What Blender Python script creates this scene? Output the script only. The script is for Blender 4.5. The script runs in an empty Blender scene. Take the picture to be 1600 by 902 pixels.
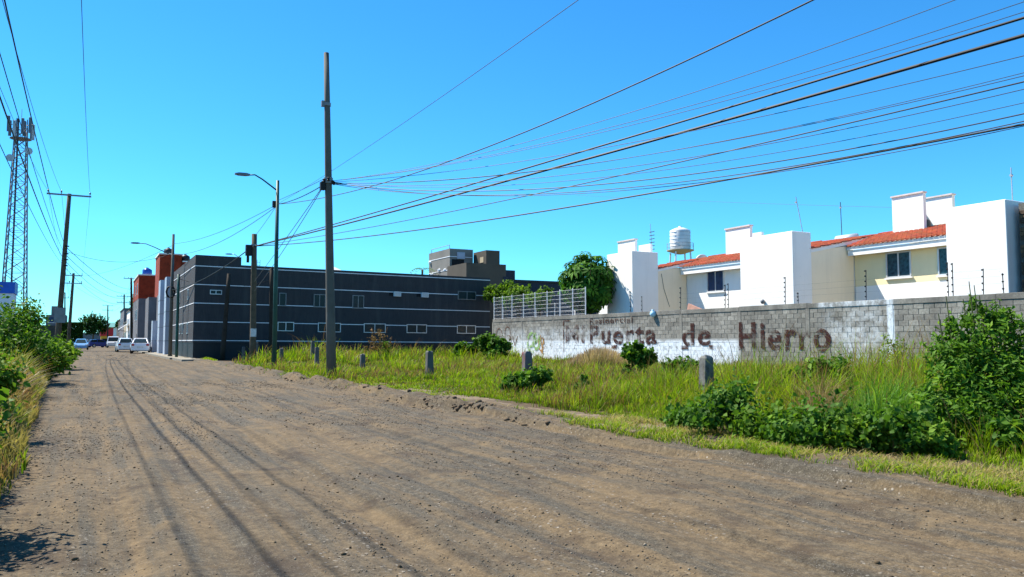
import bpy, math, random
import numpy as np
from mathutils import Vector, Matrix

random.seed(7)
rng = np.random.default_rng(11)
R = math.radians
SC = bpy.context.scene
COL = SC.collection

# ------------------------------------------------------------------ camera, sky, sun, exposure
# world: x = across the street (right +), y = along the street, z = up; the photographer stands at x=0, y=0
F, CX, CY, HORIZON, CAMZ = 1225.0, 800.0, 451.0, 533.0, 1.2
TH = math.atan((CX - 140.0) / F)          # the street's vanishing point is at pixel x = 140
PITCH = math.atan((HORIZON - CY) / F)
cam = bpy.data.cameras.new('camera')
cam.sensor_width = 36.0
cam.lens = F / 1600.0 * 36.0
cam.clip_start, cam.clip_end = 0.1, 6000.0
camo = bpy.data.objects.new('camera', cam)
camo.location = (0, 0, CAMZ)
camo.rotation_euler = (math.pi / 2 + PITCH, 0, -TH)
COL.objects.link(camo)
SC.camera = camo

SUN = Vector((-0.43, 0.60, 1.0)).normalized()     # direction towards the sun
world = bpy.data.worlds.new('World')
SC.world = world
world.use_nodes = True
wt = world.node_tree
wt.nodes.clear()
wo = wt.nodes.new('ShaderNodeOutputWorld')
wb = wt.nodes.new('ShaderNodeBackground')
sky = wt.nodes.new('ShaderNodeTexSky')
sky.sky_type = 'NISHITA'
sky.sun_disc = False
sky.sun_elevation = math.asin(SUN.z)
sky.sun_rotation = math.atan2(SUN.x, SUN.y)
sky.altitude = 300.0
sky.air_density = 1.0
sky.dust_density = 0.0
sky.ozone_density = 1.0
hs = wt.nodes.new('ShaderNodeHueSaturation')
hs.inputs['Hue'].default_value = 0.492
hs.inputs['Saturation'].default_value = 1.2
wt.links.new(sky.outputs[0], hs.inputs['Color'])
tint = wt.nodes.new('ShaderNodeMix'); tint.data_type = 'RGBA'; tint.blend_type = 'MULTIPLY'
tint.inputs[0].default_value = 1.0
tint.inputs[7].default_value = (0.33, 0.90, 1.26, 1)
wt.links.new(hs.outputs[0], tint.inputs[6])
wt.links.new(tint.outputs[2], wb.inputs['Color'])
wb.inputs['Strength'].default_value = 0.09
wt.links.new(wb.outputs[0], wo.inputs['Surface'])

sun = bpy.data.lights.new('sun', 'SUN')
sun.energy = 5.0
sun.angle = R(0.5)
sun.color = (1.0, 0.94, 0.84)
suno = bpy.data.objects.new('sun', sun)
suno.rotation_euler = SUN.to_track_quat('Z', 'Y').to_euler()
suno.location = (-20, 40, 60)
COL.objects.link(suno)

SC.view_settings.view_transform = 'Standard'
SC.view_settings.look = 'None'
SC.view_settings.exposure = 1.0
SC.view_settings.gamma = 1.0
SC.view_settings.use_curve_mapping = False
SC.render.film_transparent = False
SC.cycles.max_bounces = 6
SC.cycles.transparent_max_bounces = 12

# ------------------------------------------------------------------ pixel -> place helpers
ST, CT, SP, CP = math.sin(TH), math.cos(TH), math.sin(PITCH), math.cos(PITCH)
def ray(px, py):
    cx, cy = (px - CX) / F, (CY - py) / F
    d, z = CP - cy * SP, SP + cy * CP
    return Vector((cx * CT + d * ST, -cx * ST + d * CT, z)), d
def at(px, py, dist):
    r, d = ray(px, py); k = dist / d
    return Vector((r.x * k, r.y * k, CAMZ + r.z * k))
def onX(px, py, x):
    r, d = ray(px, py); k = x / r.x
    return Vector((x, r.y * k, CAMZ + r.z * k))
def onY(px, py, y):
    r, d = ray(px, py); k = y / r.y
    return Vector((r.x * k, y, CAMZ + r.z * k))

# ------------------------------------------------------------------ noise
def _hash(ix, iy, seed):
    n = (ix.astype(np.int64) * 374761393 + iy.astype(np.int64) * 668265263 + seed * 974711) & 0x7fffffff
    n = (n ^ (n >> 13)) * 1274126177 & 0x7fffffff
    n = (n ^ (n >> 16)) & 0xffff
    return n / 65535.0
def vnoise(x, y, seed=0):
    x = np.asarray(x, float); y = np.asarray(y, float)
    ix, iy = np.floor(x), np.floor(y)
    fx, fy = x - ix, y - iy
    fx = fx * fx * (3 - 2 * fx); fy = fy * fy * (3 - 2 * fy)
    a, b = _hash(ix, iy, seed), _hash(ix + 1, iy, seed)
    c, d = _hash(ix, iy + 1, seed), _hash(ix + 1, iy + 1, seed)
    return (a * (1 - fx) + b * fx) * (1 - fy) + (c * (1 - fx) + d * fx) * fy
def fbm(x, y, seed=0, o=4):
    s, a, t = 0, 1.0, 0
    for i in range(o):
        s = s + a * vnoise(x * 2 ** i, y * 2 ** i, seed + i * 17); t += a; a *= 0.5
    return s / t
def smooth(x, a, b):
    t = np.clip((np.asarray(x, float) - a) / (b - a), 0, 1)
    return t * t * (3 - 2 * t)

# ------------------------------------------------------------------ materials
class NT:
    def __init__(self, name):
        self.m = bpy.data.materials.new(name); self.m.use_nodes = True
        self.t = self.m.node_tree; self.t.nodes.clear()
        self.out = self.n('ShaderNodeOutputMaterial')
        self.p = self.n('ShaderNodeBsdfPrincipled')
        self.l(self.p.outputs[0], self.out.inputs['Surface'])
        self.p.inputs['Specular IOR Level'].default_value = 0.3
    def n(self, t): return self.t.nodes.new(t)
    def l(self, a, b): self.t.links.new(a, b)
    def set(self, sock, v):
        if hasattr(v, 'is_output'): self.l(v, sock)
        else: sock.default_value = v
    def pos(self, obj=False, scale=(1, 1, 1)):
        if obj:
            o = self.n('ShaderNodeTexCoord').outputs['Object']
        else:
            o = self.n('ShaderNodeNewGeometry').outputs['Position']
        m = self.n('ShaderNodeMapping'); m.inputs['Scale'].default_value = scale
        self.l(o, m.inputs['Vector']); return m.outputs[0]
    def noise(self, vec, scale, detail=4, rough=0.55, dist=0.0):
        n = self.n('ShaderNodeTexNoise'); self.l(vec, n.inputs['Vector'])
        n.inputs['Scale'].default_value = scale; n.inputs['Detail'].default_value = detail
        n.inputs['Roughness'].default_value = rough; n.inputs['Distortion'].default_value = dist
        return n.outputs['Fac']
    def voro(self, vec, scale, feature='F1', out='Distance'):
        n = self.n('ShaderNodeTexVoronoi'); n.feature = feature; self.l(vec, n.inputs['Vector'])
        n.inputs['Scale'].default_value = scale
        return n.outputs[out]
    def ramp(self, fac, stops):
        r = self.n('ShaderNodeValToRGB'); self.l(fac, r.inputs[0])
        e = r.color_ramp.elements
        while len(e) < len(stops): e.new(0.5)
        for k, (p, c) in enumerate(stops):
            e[k].position = p
            e[k].color = (c, c, c, 1) if isinstance(c, (int, float)) else (*c, 1)
        return r.outputs[0]
    def mix(self, fac, a, b, mode='MIX'):
        m = self.n('ShaderNodeMix'); m.data_type = 'RGBA'; m.blend_type = mode
        self.set(m.inputs[0], fac)
        for s, v in ((m.inputs[6], a), (m.inputs[7], b)):
            if isinstance(v, tuple) and len(v) == 3: v = (*v, 1)
            if isinstance(v, (int, float)): v = (v, v, v, 1)
            self.set(s, v)
        return m.outputs[2]
    def math(self, op, a, b=0.0, c=0.0):
        m = self.n('ShaderNodeMath'); m.operation = op
        self.set(m.inputs[0], a); self.set(m.inputs[1], b); self.set(m.inputs[2], c)
        return m.outputs[0]
    def sep(self, vec):
        s = self.n('ShaderNodeSeparateXYZ'); self.l(vec, s.inputs[0]); return s.outputs
    def band(self, v, a, b, soft):
        """1 between a and b"""
        up = self.n('ShaderNodeMapRange'); up.interpolation_type = 'SMOOTHSTEP'
        self.set(up.inputs[0], v); up.inputs[1].default_value = a - soft; up.inputs[2].default_value = a + soft
        dn = self.n('ShaderNodeMapRange'); dn.interpolation_type = 'SMOOTHSTEP'
        self.set(dn.inputs[0], v); dn.inputs[1].default_value = b - soft; dn.inputs[2].default_value = b + soft
        return self.math('SUBTRACT', up.outputs[0], dn.outputs[0])
    def bump(self, h, strength=0.3, dist=0.02, base=None):
        b = self.n('ShaderNodeBump'); self.l(h, b.inputs['Height'])
        b.inputs['Strength'].default_value = strength; b.inputs['Distance'].default_value = dist
        if base is not None: self.l(base, b.inputs['Normal'])
        self.l(b.outputs[0], self.p.inputs['Normal']); return b.outputs[0]
    def color(self, c):
        if isinstance(c, tuple) and len(c) == 3: c = (*c, 1)
        self.set(self.p.inputs['Base Color'], c)
    def rough(self, r): self.set(self.p.inputs['Roughness'], r)
    def rand(self):
        return self.n('ShaderNodeObjectInfo').outputs['Random']
    def attr(self, name='Col'):
        a = self.n('ShaderNodeAttribute'); a.attribute_name = name; return a.outputs

def plain(name, c, rough=0.8, var=0.25, scale=3.0, bump=0.15, bscale=40.0, metal=0.0, dark=None, spec=0.3):
    """a painted or bare surface: base colour, blotches of wear, fine grain"""
    t = NT(name); v = t.pos()
    n1 = t.noise(v, scale, 5, 0.6)
    lo = dark or tuple(x * (1 - var) for x in c)
    hi = tuple(min(0.95, x * (1 + var * 0.5)) for x in c)
    col = t.ramp(n1, [(0.3, lo), (0.5, c), (0.72, hi)])
    t.color(col); t.rough(rough)
    t.p.inputs['Metallic'].default_value = metal
    t.p.inputs['Specular IOR Level'].default_value = spec
    if bump: t.bump(t.noise(v, bscale, 3), bump, 0.01)
    return t.m

def foliage_mat(name, trans=0.45, rough=0.5):
    t = NT(name)
    c = t.attr('Col')['Color']
    t.color(c); t.rough(rough); t.p.inputs['Specular IOR Level'].default_value = 0.18
    tr = t.n('ShaderNodeBsdfTranslucent')
    t.l(t.mix(0.6, c, (0.9, 1.0, 0.25), 'MULTIPLY'), tr.inputs['Color'])
    br = t.n('ShaderNodeMix'); 
    ms = t.n('ShaderNodeMixShader'); ms.inputs[0].default_value = trans
    t.t.nodes.remove(br)
    t.l(t.p.outputs[0], ms.inputs[1]); t.l(tr.outputs[0], ms.inputs[2])
    t.l(ms.outputs[0], t.out.inputs['Surface'])
    return t.m

M = {}
M['leaf'] = foliage_mat('leaf', 0.42, 0.62)
M['grass'] = foliage_mat('grass_blade', 0.5, 0.5)
M['bark'] = plain('bark', (0.12, 0.085, 0.055), 0.9, 0.4, 8, 0.5, 30)
M['stem'] = plain('stem', (0.09, 0.10, 0.03), 0.8, 0.4, 8, 0.3, 30)
M['concrete'] = plain('concrete', (0.105, 0.103, 0.092), 0.85, 0.3, 2.5, 0.3, 60)
M['pole_concrete'] = plain('pole_concrete', (0.115, 0.108, 0.09), 0.85, 0.25, 1.5, 0.25, 50)
M['wood_pole'] = plain('wood_pole', (0.035, 0.026, 0.018), 0.9, 0.4, 3, 0.4, 25)
M['wood_pole_light'] = plain('wood_pole_light', (0.10, 0.078, 0.048), 0.9, 0.35, 3, 0.4, 25)
M['green_metal'] = plain('green_metal', (0.02, 0.085, 0.065), 0.5, 0.3, 2, 0.05, 20)
M['grey_metal'] = plain('grey_metal', (0.22, 0.22, 0.22), 0.5, 0.2, 3, 0.05, 20, metal=0.4)
M['galv'] = plain('galvanised', (0.42, 0.43, 0.44), 0.45, 0.25, 3, 0.05, 20, metal=0.5)
M['tower_steel'] = plain('tower_steel', (0.13, 0.15, 0.18), 0.55, 0.25, 0.7, 0.0, 20, metal=0.2)
M['rubber'] = plain('cable_black', (0.012, 0.012, 0.013), 0.6, 0.2, 3, 0.0)
M['cable_grey'] = plain('cable_grey', (0.05, 0.05, 0.055), 0.6, 0.2, 3, 0.0)
M['porcelain'] = plain('porcelain', (0.16, 0.14, 0.13), 0.3, 0.2, 3, 0.0)
M['white_paint'] = plain('white_paint', (0.74, 0.75, 0.76), 0.6, 0.12, 2, 0.1, 40)
M['off_white'] = plain('off_white', (0.80, 0.78, 0.73), 0.8, 0.10, 1.2, 0.2, 60)
M['alu'] = plain('aluminium', (0.55, 0.57, 0.58), 0.35, 0.1, 3, 0.0, metal=0.3)
M['dark_glass'] = plain('dark_glass', (0.012, 0.026, 0.028), 0.25, 0.4, 0.6, 0.0, spec=0.2)
M['teal_glass'] = plain('teal_glass', (0.02, 0.065, 0.085), 0.2, 0.7, 9, 0.0, spec=0.25)
M['blue_glass'] = plain('blue_glass', (0.015, 0.04, 0.10), 0.2, 0.5, 3, 0.0, spec=0.25)
M['dark_hole'] = plain('dark_interior', (0.015, 0.015, 0.016), 0.9, 0.2, 3, 0.0)
M['red_wall'] = plain('red_brick_paint', (0.27, 0.032, 0.010), 0.9, 0.5, 1.6, 0.5, 12)
M['grey_render'] = plain('grey_render', (0.15, 0.15, 0.16), 0.9, 0.25, 0.6, 0.2, 25)
M['panel_blue'] = plain('panel_blue_white', (0.40, 0.43, 0.50), 0.45, 0.12, 0.8, 0.0)
M['tan_wall'] = plain('tan_wall', (0.42, 0.34, 0.22), 0.85, 0.2, 1, 0.1, 30)
M['warm_grey'] = plain('warm_grey_wall', (0.19, 0.18, 0.16), 0.9, 0.22, 0.7, 0.2, 30)
M['brown_grey'] = plain('brown_grey_wall', (0.085, 0.072, 0.055), 0.9, 0.22, 0.7, 0.2, 30)
M['navy_grey'] = plain('navy_grey_wall', (0.025, 0.033, 0.05), 0.85, 0.2, 0.7, 0.1, 30)
M['blue_paint'] = plain('blue_paint', (0.02, 0.11, 0.50), 0.5, 0.2, 2, 0.0)
M['red_paint'] = plain('red_paint', (0.55, 0.025, 0.03), 0.6, 0.2, 1, 0.0)
M['yellow_paint'] = plain('yellow_paint', (0.75, 0.38, 0.03), 0.6, 0.2, 1, 0.0)
M['green_roof'] = plain('green_roof', (0.05, 0.22, 0.19), 0.6, 0.2, 0.5, 0.0)
M['tank_white'] = plain('tank_white', (0.68, 0.69, 0.70), 0.5, 0.15, 0.8, 0.0)
M['tank_black'] = plain('tank_black', (0.02, 0.02, 0.022), 0.5, 0.2, 2, 0.0)
M['paper'] = plain('paper', (0.62, 0.60, 0.56), 0.8, 0.4, 12, 0.0)
M['cap_trim'] = plain('pale_pink_trim', (0.66, 0.56, 0.50), 0.8, 0.15, 3, 0.0)
M['terracotta_trim'] = plain('pink_trim', (0.50, 0.27, 0.20), 0.8, 0.2, 3, 0.0)

def roof_tile_mat():
    t = NT('terracotta_tile'); v = t.pos()
    w = t.voro(v, 3.2, out='Color')
    c = t.mix(0.55, t.ramp(t.noise(v, 1.3, 4), [(0.3, (0.28, 0.055, 0.025)), (0.6, (0.46, 0.115, 0.05)), (0.8, (0.52, 0.17, 0.08))]), t.mix(0.5, (0.45, 0.10, 0.045), w, 'MULTIPLY'))
    t.color(c); t.rough(0.85); t.bump(t.noise(v, 30, 3), 0.2, 0.01); return t.m
M['tile'] = roof_tile_mat()

def house_wall(name, c, streak=0.25):
    t = NT(name); v = t.pos()
    big = t.noise(v, 0.8, 5, 0.6)
    vs = t.noise(t.pos(scale=(1.4, 1.4, 0.12)), 2.2, 4, 0.6)
    base = t.ramp(big, [(0.25, tuple(x * 0.93 for x in c)), (0.6, c)])
    c2 = t.mix(t.math('MULTIPLY', t.ramp(vs, [(0.52, 0.0), (0.75, 1.0)]), streak), base, tuple(x * 0.72 for x in c))
    sp = t.ramp(t.voro(v, 2.6), [(0.035, 1.0), (0.05, 0.0)])
    c3 = t.mix(t.math('MULTIPLY', sp, 0.45), c2, (0.35, 0.33, 0.30))
    t.color(c3); t.rough(0.85)
    t.bump(t.noise(v, 45, 4), 0.25, 0.01); return t.m
M['house_white'] = house_wall('house_white', (0.86, 0.84, 0.79))
M['house_cream'] = house_wall('house_cream', (0.88, 0.75, 0.54), 0.3)
M['house_yellow'] = house_wall('house_yellow', (0.87, 0.74, 0.44), 0.15)

def grey_facade():
    t = NT('dark_grey_facade'); v = t.pos()
    fine = t.noise(t.pos(scale=(9, 9, 0.7)), 3.0, 4, 0.65)
    big = t.noise(v, 0.35, 4, 0.6)
    a = t.ramp(fine, [(0.3, (0.030, 0.030, 0.033)), (0.7, (0.052, 0.052, 0.056))])
    c = t.mix(t.ramp(big, [(0.35, 0.0), (0.7, 0.5)]), a, (0.040, 0.038, 0.038))
    st = t.noise(t.pos(scale=(1.3, 1.3, 0.10)), 1.5, 5, 0.7)
    c = t.mix(t.ramp(st, [(0.50, 0.0), (0.72, 0.55)]), c, (0.075, 0.073, 0.070))
    c = t.mix(t.ramp(t.noise(v, 1.1, 5, 0.7), [(0.30, 0.45), (0.45, 0.0)]), c, (0.024, 0.024, 0.027))
    t.color(c); t.rough(0.8); t.bump(fine, 0.25, 0.02); return t.m
M['facade'] = grey_facade()
M['facade_base'] = plain('facade_base', (0.016, 0.016, 0.018), 0.55, 0.3, 1.0, 0.1, 20)

def block_mats():
    """grey concrete block with faded white-wash; the wash is paint with its own ragged shape"""
    out = []
    for kind in ('object', 'attr', 'none', 'beam'):
        t = NT('concrete_block_' + kind); v = t.pos()
        s = t.sep(t.n('ShaderNodeNewGeometry').outputs['Position'])
        y, z = s[1], s[2]
        n = t.noise(v, 1.1, 5, 0.65); fine = t.noise(v, 14, 4, 0.6)
        grey = t.ramp(fine, [(0.25, (0.175, 0.168, 0.146)), (0.55, (0.285, 0.272, 0.236)), (0.8, (0.37, 0.352, 0.305))])
        grey = t.mix(t.ramp(n, [(0.35, 0.55), (0.62, 0.0)]), grey, (0.10, 0.092, 0.078))
        if kind == 'object': r = t.rand()
        elif kind == 'attr': r = t.sep(t.attr('Col')['Color'])[0]
        else: r = None
        if r is not None:
            k = t.ramp(r, [(0.0, 0.74), (0.5, 0.97), (0.8, 1.06), (1.0, 1.32)])
            grey = t.mix(1.0, grey, k, 'MULTIPLY')
        else: grey = t.mix(1.0, grey, 0.55 if kind == 'none' else 0.95, 'MULTIPLY')
        rag = t.math('MULTIPLY_ADD', t.noise(v, 0.9, 5, 0.7), 2.6, -0.75)
        rag2 = t.noise(v, 3.0, 5, 0.75)
        low = t.math('MULTIPLY', t.band(y, 24.8, 45.5, 0.25), t.band(z, -1.0, 1.24, 0.12))
        mid = t.math('MULTIPLY', t.band(y, 31.5, 47.0, 1.5), t.math('MULTIPLY', t.band(z, 0.9, 1.9, 0.35), 0.5))
        pil = t.math('MULTIPLY', t.band(y, 17.46, 17.74, 0.02), t.band(z, 0.4, 2.7, 0.1))
        cap = t.math('MULTIPLY', t.band(y, 17.5, 20.6, 0.3), t.band(z, 2.43, 2.8, 0.02))
        bay = t.math('MULTIPLY', t.band(y, 17.7, 20.2, 0.7), t.math('MULTIPLY', t.band(z, 0.3, 2.3, 0.3), 0.55))
        m1 = t.math('MAXIMUM', t.math('MAXIMUM', low, pil), t.math('MAXIMUM', cap, t.math('MAXIMUM', mid, bay)))
        fac = t.math('MULTIPLY', m1, t.math('MULTIPLY', t.ramp(rag, [(0.28, 0.0), (0.62, 1.0)]), t.ramp(rag2, [(0.36, 0.1), (0.55, 0.95)])))
        fac2 = t.math('MAXIMUM', fac, t.math('MULTIPLY', t.math('MAXIMUM', low, pil), t.ramp(rag2, [(0.34, 0.2), (0.48, 0.95)])))
        white = t.ramp(t.noise(v, 6, 4), [(0.3, (0.60, 0.66, 0.70)), (0.7, (0.76, 0.80, 0.82))])
        c = t.mix(fac2, grey, white)
        st = t.math('MULTIPLY', t.band(z, 2.40, 3.0, 0.10), t.ramp(t.noise(t.pos(scale=(1, 1, 0.3)), 1.6, 4, 0.7), [(0.4, 0.0), (0.65, 0.7)]))
        c = t.mix(st, c, (0.10, 0.095, 0.085))
        t.color(c); t.rough(0.92)
        t.bump(t.noise(v, 55, 4, 0.7), 0.5, 0.012)
        out.append(t.m)
    return out
M['block'], M['block_attr'], M['mortar'], M['beam'] = block_mats()

def ground_mats():
    # dirt road
    t = NT('dirt_road'); v = t.pos()
    big = t.noise(v, 0.33, 5, 0.6); med = t.noise(v, 1.7, 5, 0.65); fine = t.math('ADD', t.math('MULTIPLY', t.noise(v, 16, 5, 0.75), 0.5), t.math('MULTIPLY', t.noise(v, 75, 4, 0.8), 0.5))
    streak = t.noise(t.pos(scale=(2.6, 0.16, 1)), 1.6, 5, 0.6)
    tan = t.ramp(fine, [(0.34, (0.045, 0.030, 0.014)), (0.5, (0.122, 0.085, 0.043)), (0.66, (0.22, 0.158, 0.083))])
    grey = t.ramp(fine, [(0.34, (0.020, 0.016, 0.010)), (0.5, (0.066, 0.055, 0.036)), (0.66, (0.145, 0.124, 0.087))])
    streak2 = t.noise(t.pos(scale=(7.5, 0.22, 1)), 1.3, 4, 0.6)
    f1 = t.ramp(t.math('ADD', t.math('MULTIPLY', big, 0.30), t.math('ADD', t.math('MULTIPLY', streak, 0.50), t.math('MULTIPLY', streak2, 0.32))), [(0.495, 0.0), (0.63, 1.0)])
    c = t.mix(f1, tan, grey)
    c = t.mix(t.ramp(med, [(0.36, 0.6), (0.47, 0.0)]), c, (0.042, 0.027, 0.015))
    c = t.mix(t.ramp(t.noise(v, 0.9, 4, 0.6, 1.5), [(0.56, 0.0), (0.72, 0.6)]), c, (0.19, 0.13, 0.062))
    pv = t.voro(v, 34, out='Color'); pd = t.voro(v, 34)
    peb = t.math('MULTIPLY', t.ramp(pd, [(0.30, 1.0), (0.42, 0.0)]), t.ramp(t.sep(pv)[0], [(0.58, 0.0), (0.66, 1.0)]))
    peb = t.math('MULTIPLY', peb, t.ramp(t.noise(t.pos(scale=(1.5, 0.35, 1)), 1.0, 4, 0.7), [(0.48, 0.02), (0.60, 0.9)]))
    c = t.mix(peb, c, t.ramp(t.sep(pv)[1], [(0.2, (0.075, 0.06, 0.043)), (0.6, (0.17, 0.145, 0.11)), (0.95, (0.32, 0.28, 0.22))]))
    pv2 = t.voro(v, 95, out='Color'); pd2 = t.voro(v, 95)
    peb2 = t.math('MULTIPLY', t.ramp(pd2, [(0.28, 1.0), (0.42, 0.0)]), t.ramp(t.sep(pv2)[0], [(0.45, 0.0), (0.55, 1.0)]))
    peb2 = t.math('MULTIPLY', peb2, t.math('MULTIPLY_ADD', f1, 0.8, 0.05))
    c = t.mix(peb2, c, t.ramp(t.sep(pv2)[1], [(0.2, (0.035, 0.03, 0.024)), (0.6, (0.12, 0.105, 0.085)), (0.95, (0.27, 0.24, 0.19))]))
    t.color(c); t.rough(0.95)
    h = t.math('ADD', t.math('MULTIPLY', t.noise(v, 30, 6, 0.75), 0.7), t.math('ADD', t.math('MULTIPLY', peb, 0.5), t.math('MULTIPLY', peb2, 0.22)))
    h = t.math('ADD', h, t.math('MULTIPLY', t.noise(v, 6, 4, 0.6), 0.8))
    t.bump(h, 0.55, 0.03)
    M['road'] = t.m
    # bare soil / straw
    t = NT('soil'); v = t.pos()
    c = t.ramp(t.noise(v, 14, 5, 0.7), [(0.25, (0.04, 0.025, 0.013)), (0.5, (0.085, 0.055, 0.029)), (0.8, (0.15, 0.10, 0.055))])
    c = t.mix(t.ramp(t.noise(v, 1.2, 4), [(0.45, 0.0), (0.65, 0.6)]), c, (0.07, 0.06, 0.03))
    t.color(c); t.rough(0.95); t.bump(t.noise(v, 18, 5, 0.7), 0.6, 0.03)
    M['soil'] = t.m
    t = NT('old_kerb'); v = t.pos()
    c = t.ramp(t.noise(v, 9, 5, 0.7), [(0.25, (0.085, 0.06, 0.036)), (0.5, (0.17, 0.125, 0.076)), (0.8, (0.24, 0.185, 0.12))])
    c = t.mix(t.ramp(t.noise(v, 1.6, 4), [(0.48, 0.0), (0.62, 0.8)]), c, (0.06, 0.04, 0.022))
    t.color(c); t.rough(0.95); t.bump(t.noise(v, 25, 5, 0.7), 0.5, 0.02)
    M['kerb'] = t.m
    t = NT('pavement'); v = t.pos()
    c = t.ramp(t.noise(v, 4, 5, 0.7), [(0.25, (0.15, 0.13, 0.10)), (0.5, (0.24, 0.215, 0.165)), (0.8, (0.31, 0.28, 0.22))])
    t.color(c); t.rough(0.9); t.bump(t.noise(v, 25, 4), 0.3, 0.01)
    M['pavement'] = t.m
    t = NT('stone'); v = t.pos()
    r = t.attr('Col')['Color']
    t.color(t.mix(t.ramp(t.noise(v, 60, 3), [(0.3, 0.0), (0.7, 0.35)]), r, (0.12, 0.09, 0.06))); t.rough(0.95); t.bump(t.noise(v, 80, 3), 0.4, 0.004)
    M['stone'] = t.m
    t = NT('plain_ground'); v = t.pos()
    c = t.ramp(t.noise(v, 0.05, 5, 0.6), [(0.3, (0.10, 0.12, 0.04)), (0.6, (0.20, 0.17, 0.10))])
    t.color(c); t.rough(0.95)
    M['plain_ground'] = t.m
ground_mats()

def faded_paint(name, c, thr=0.5):
    """sign paint that has flaked off in patches"""
    t = NT(name); v = t.pos()
    t.color(t.ramp(t.noise(v, 8, 4), [(0.3, tuple(x * 0.75 for x in c)), (0.7, c)])); t.rough(0.9)
    a = t.math('MULTIPLY', t.ramp(t.noise(v, 2.2, 6, 0.75), [(thr - 0.16, 0.15), (thr - 0.04, 1.0)]), t.ramp(t.noise(v, 9, 5, 0.8), [(0.40, 0.2), (0.50, 1.0)]))
    a = t.math('MULTIPLY', a, t.ramp(t.noise(t.pos(scale=(1, 0.5, 5.2)), 1.1, 3, 0.6), [(0.34, 0.1), (0.42, 1.0)]))
    tr = t.n('ShaderNodeBsdfTransparent'); ms = t.n('ShaderNodeMixShader')
    t.l(a, ms.inputs[0]); t.l(tr.outputs[0], ms.inputs[1]); t.l(t.p.outputs[0], ms.inputs[2])
    t.l(ms.outputs[0], t.out.inputs['Surface'])
    return t.m
M['sign_paint'] = faded_paint('maroon_sign_paint', (0.045, 0.010, 0.007), 0.52)
M['sign_mid'] = faded_paint('maroon_sign_paint_worn', (0.045, 0.011, 0.008), 0.54)
M['sign_faint'] = faded_paint('maroon_sign_paint_faint', (0.075, 0.022, 0.016), 0.62)
M['graf_brown'] = faded_paint('graffiti_brown', (0.14, 0.06, 0.03), 0.46)
M['graf_green'] = faded_paint('graffiti_green', (0.30, 0.50, 0.16), 0.56)
M['graf_orange'] = faded_paint('graffiti_orange', (0.42, 0.22, 0.06), 0.5)

def carpaint(name, c):
    t = NT(name); t.color(c); t.rough(0.3)
    t.p.inputs['Coat Weight'].default_value = 0.6
    t.p.inputs['Coat Roughness'].default_value = 0.08
    v = t.pos()
    t.rough(t.ramp(t.noise(v, 3, 3), [(0.3, 0.25), (0.7, 0.45)]))
    return t.m
M['car_white'] = carpaint('car_white', (0.72, 0.73, 0.75))
M['car_blue'] = carpaint('car_blue', (0.012, 0.05, 0.28))
M['car_lightblue'] = carpaint('car_light_blue', (0.16, 0.36, 0.62))
M['car_silver'] = carpaint('car_silver', (0.42, 0.44, 0.47))
M['tyre'] = plain('tyre', (0.015, 0.015, 0.015), 0.8, 0.2, 10, 0.0)
M['taillight'] = plain('taillight', (0.35, 0.01, 0.01), 0.3, 0.1, 10, 0.0)
M['headlight'] = plain('headlight', (0.75, 0.76, 0.78), 0.2, 0.1, 10, 0.0)

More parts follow.
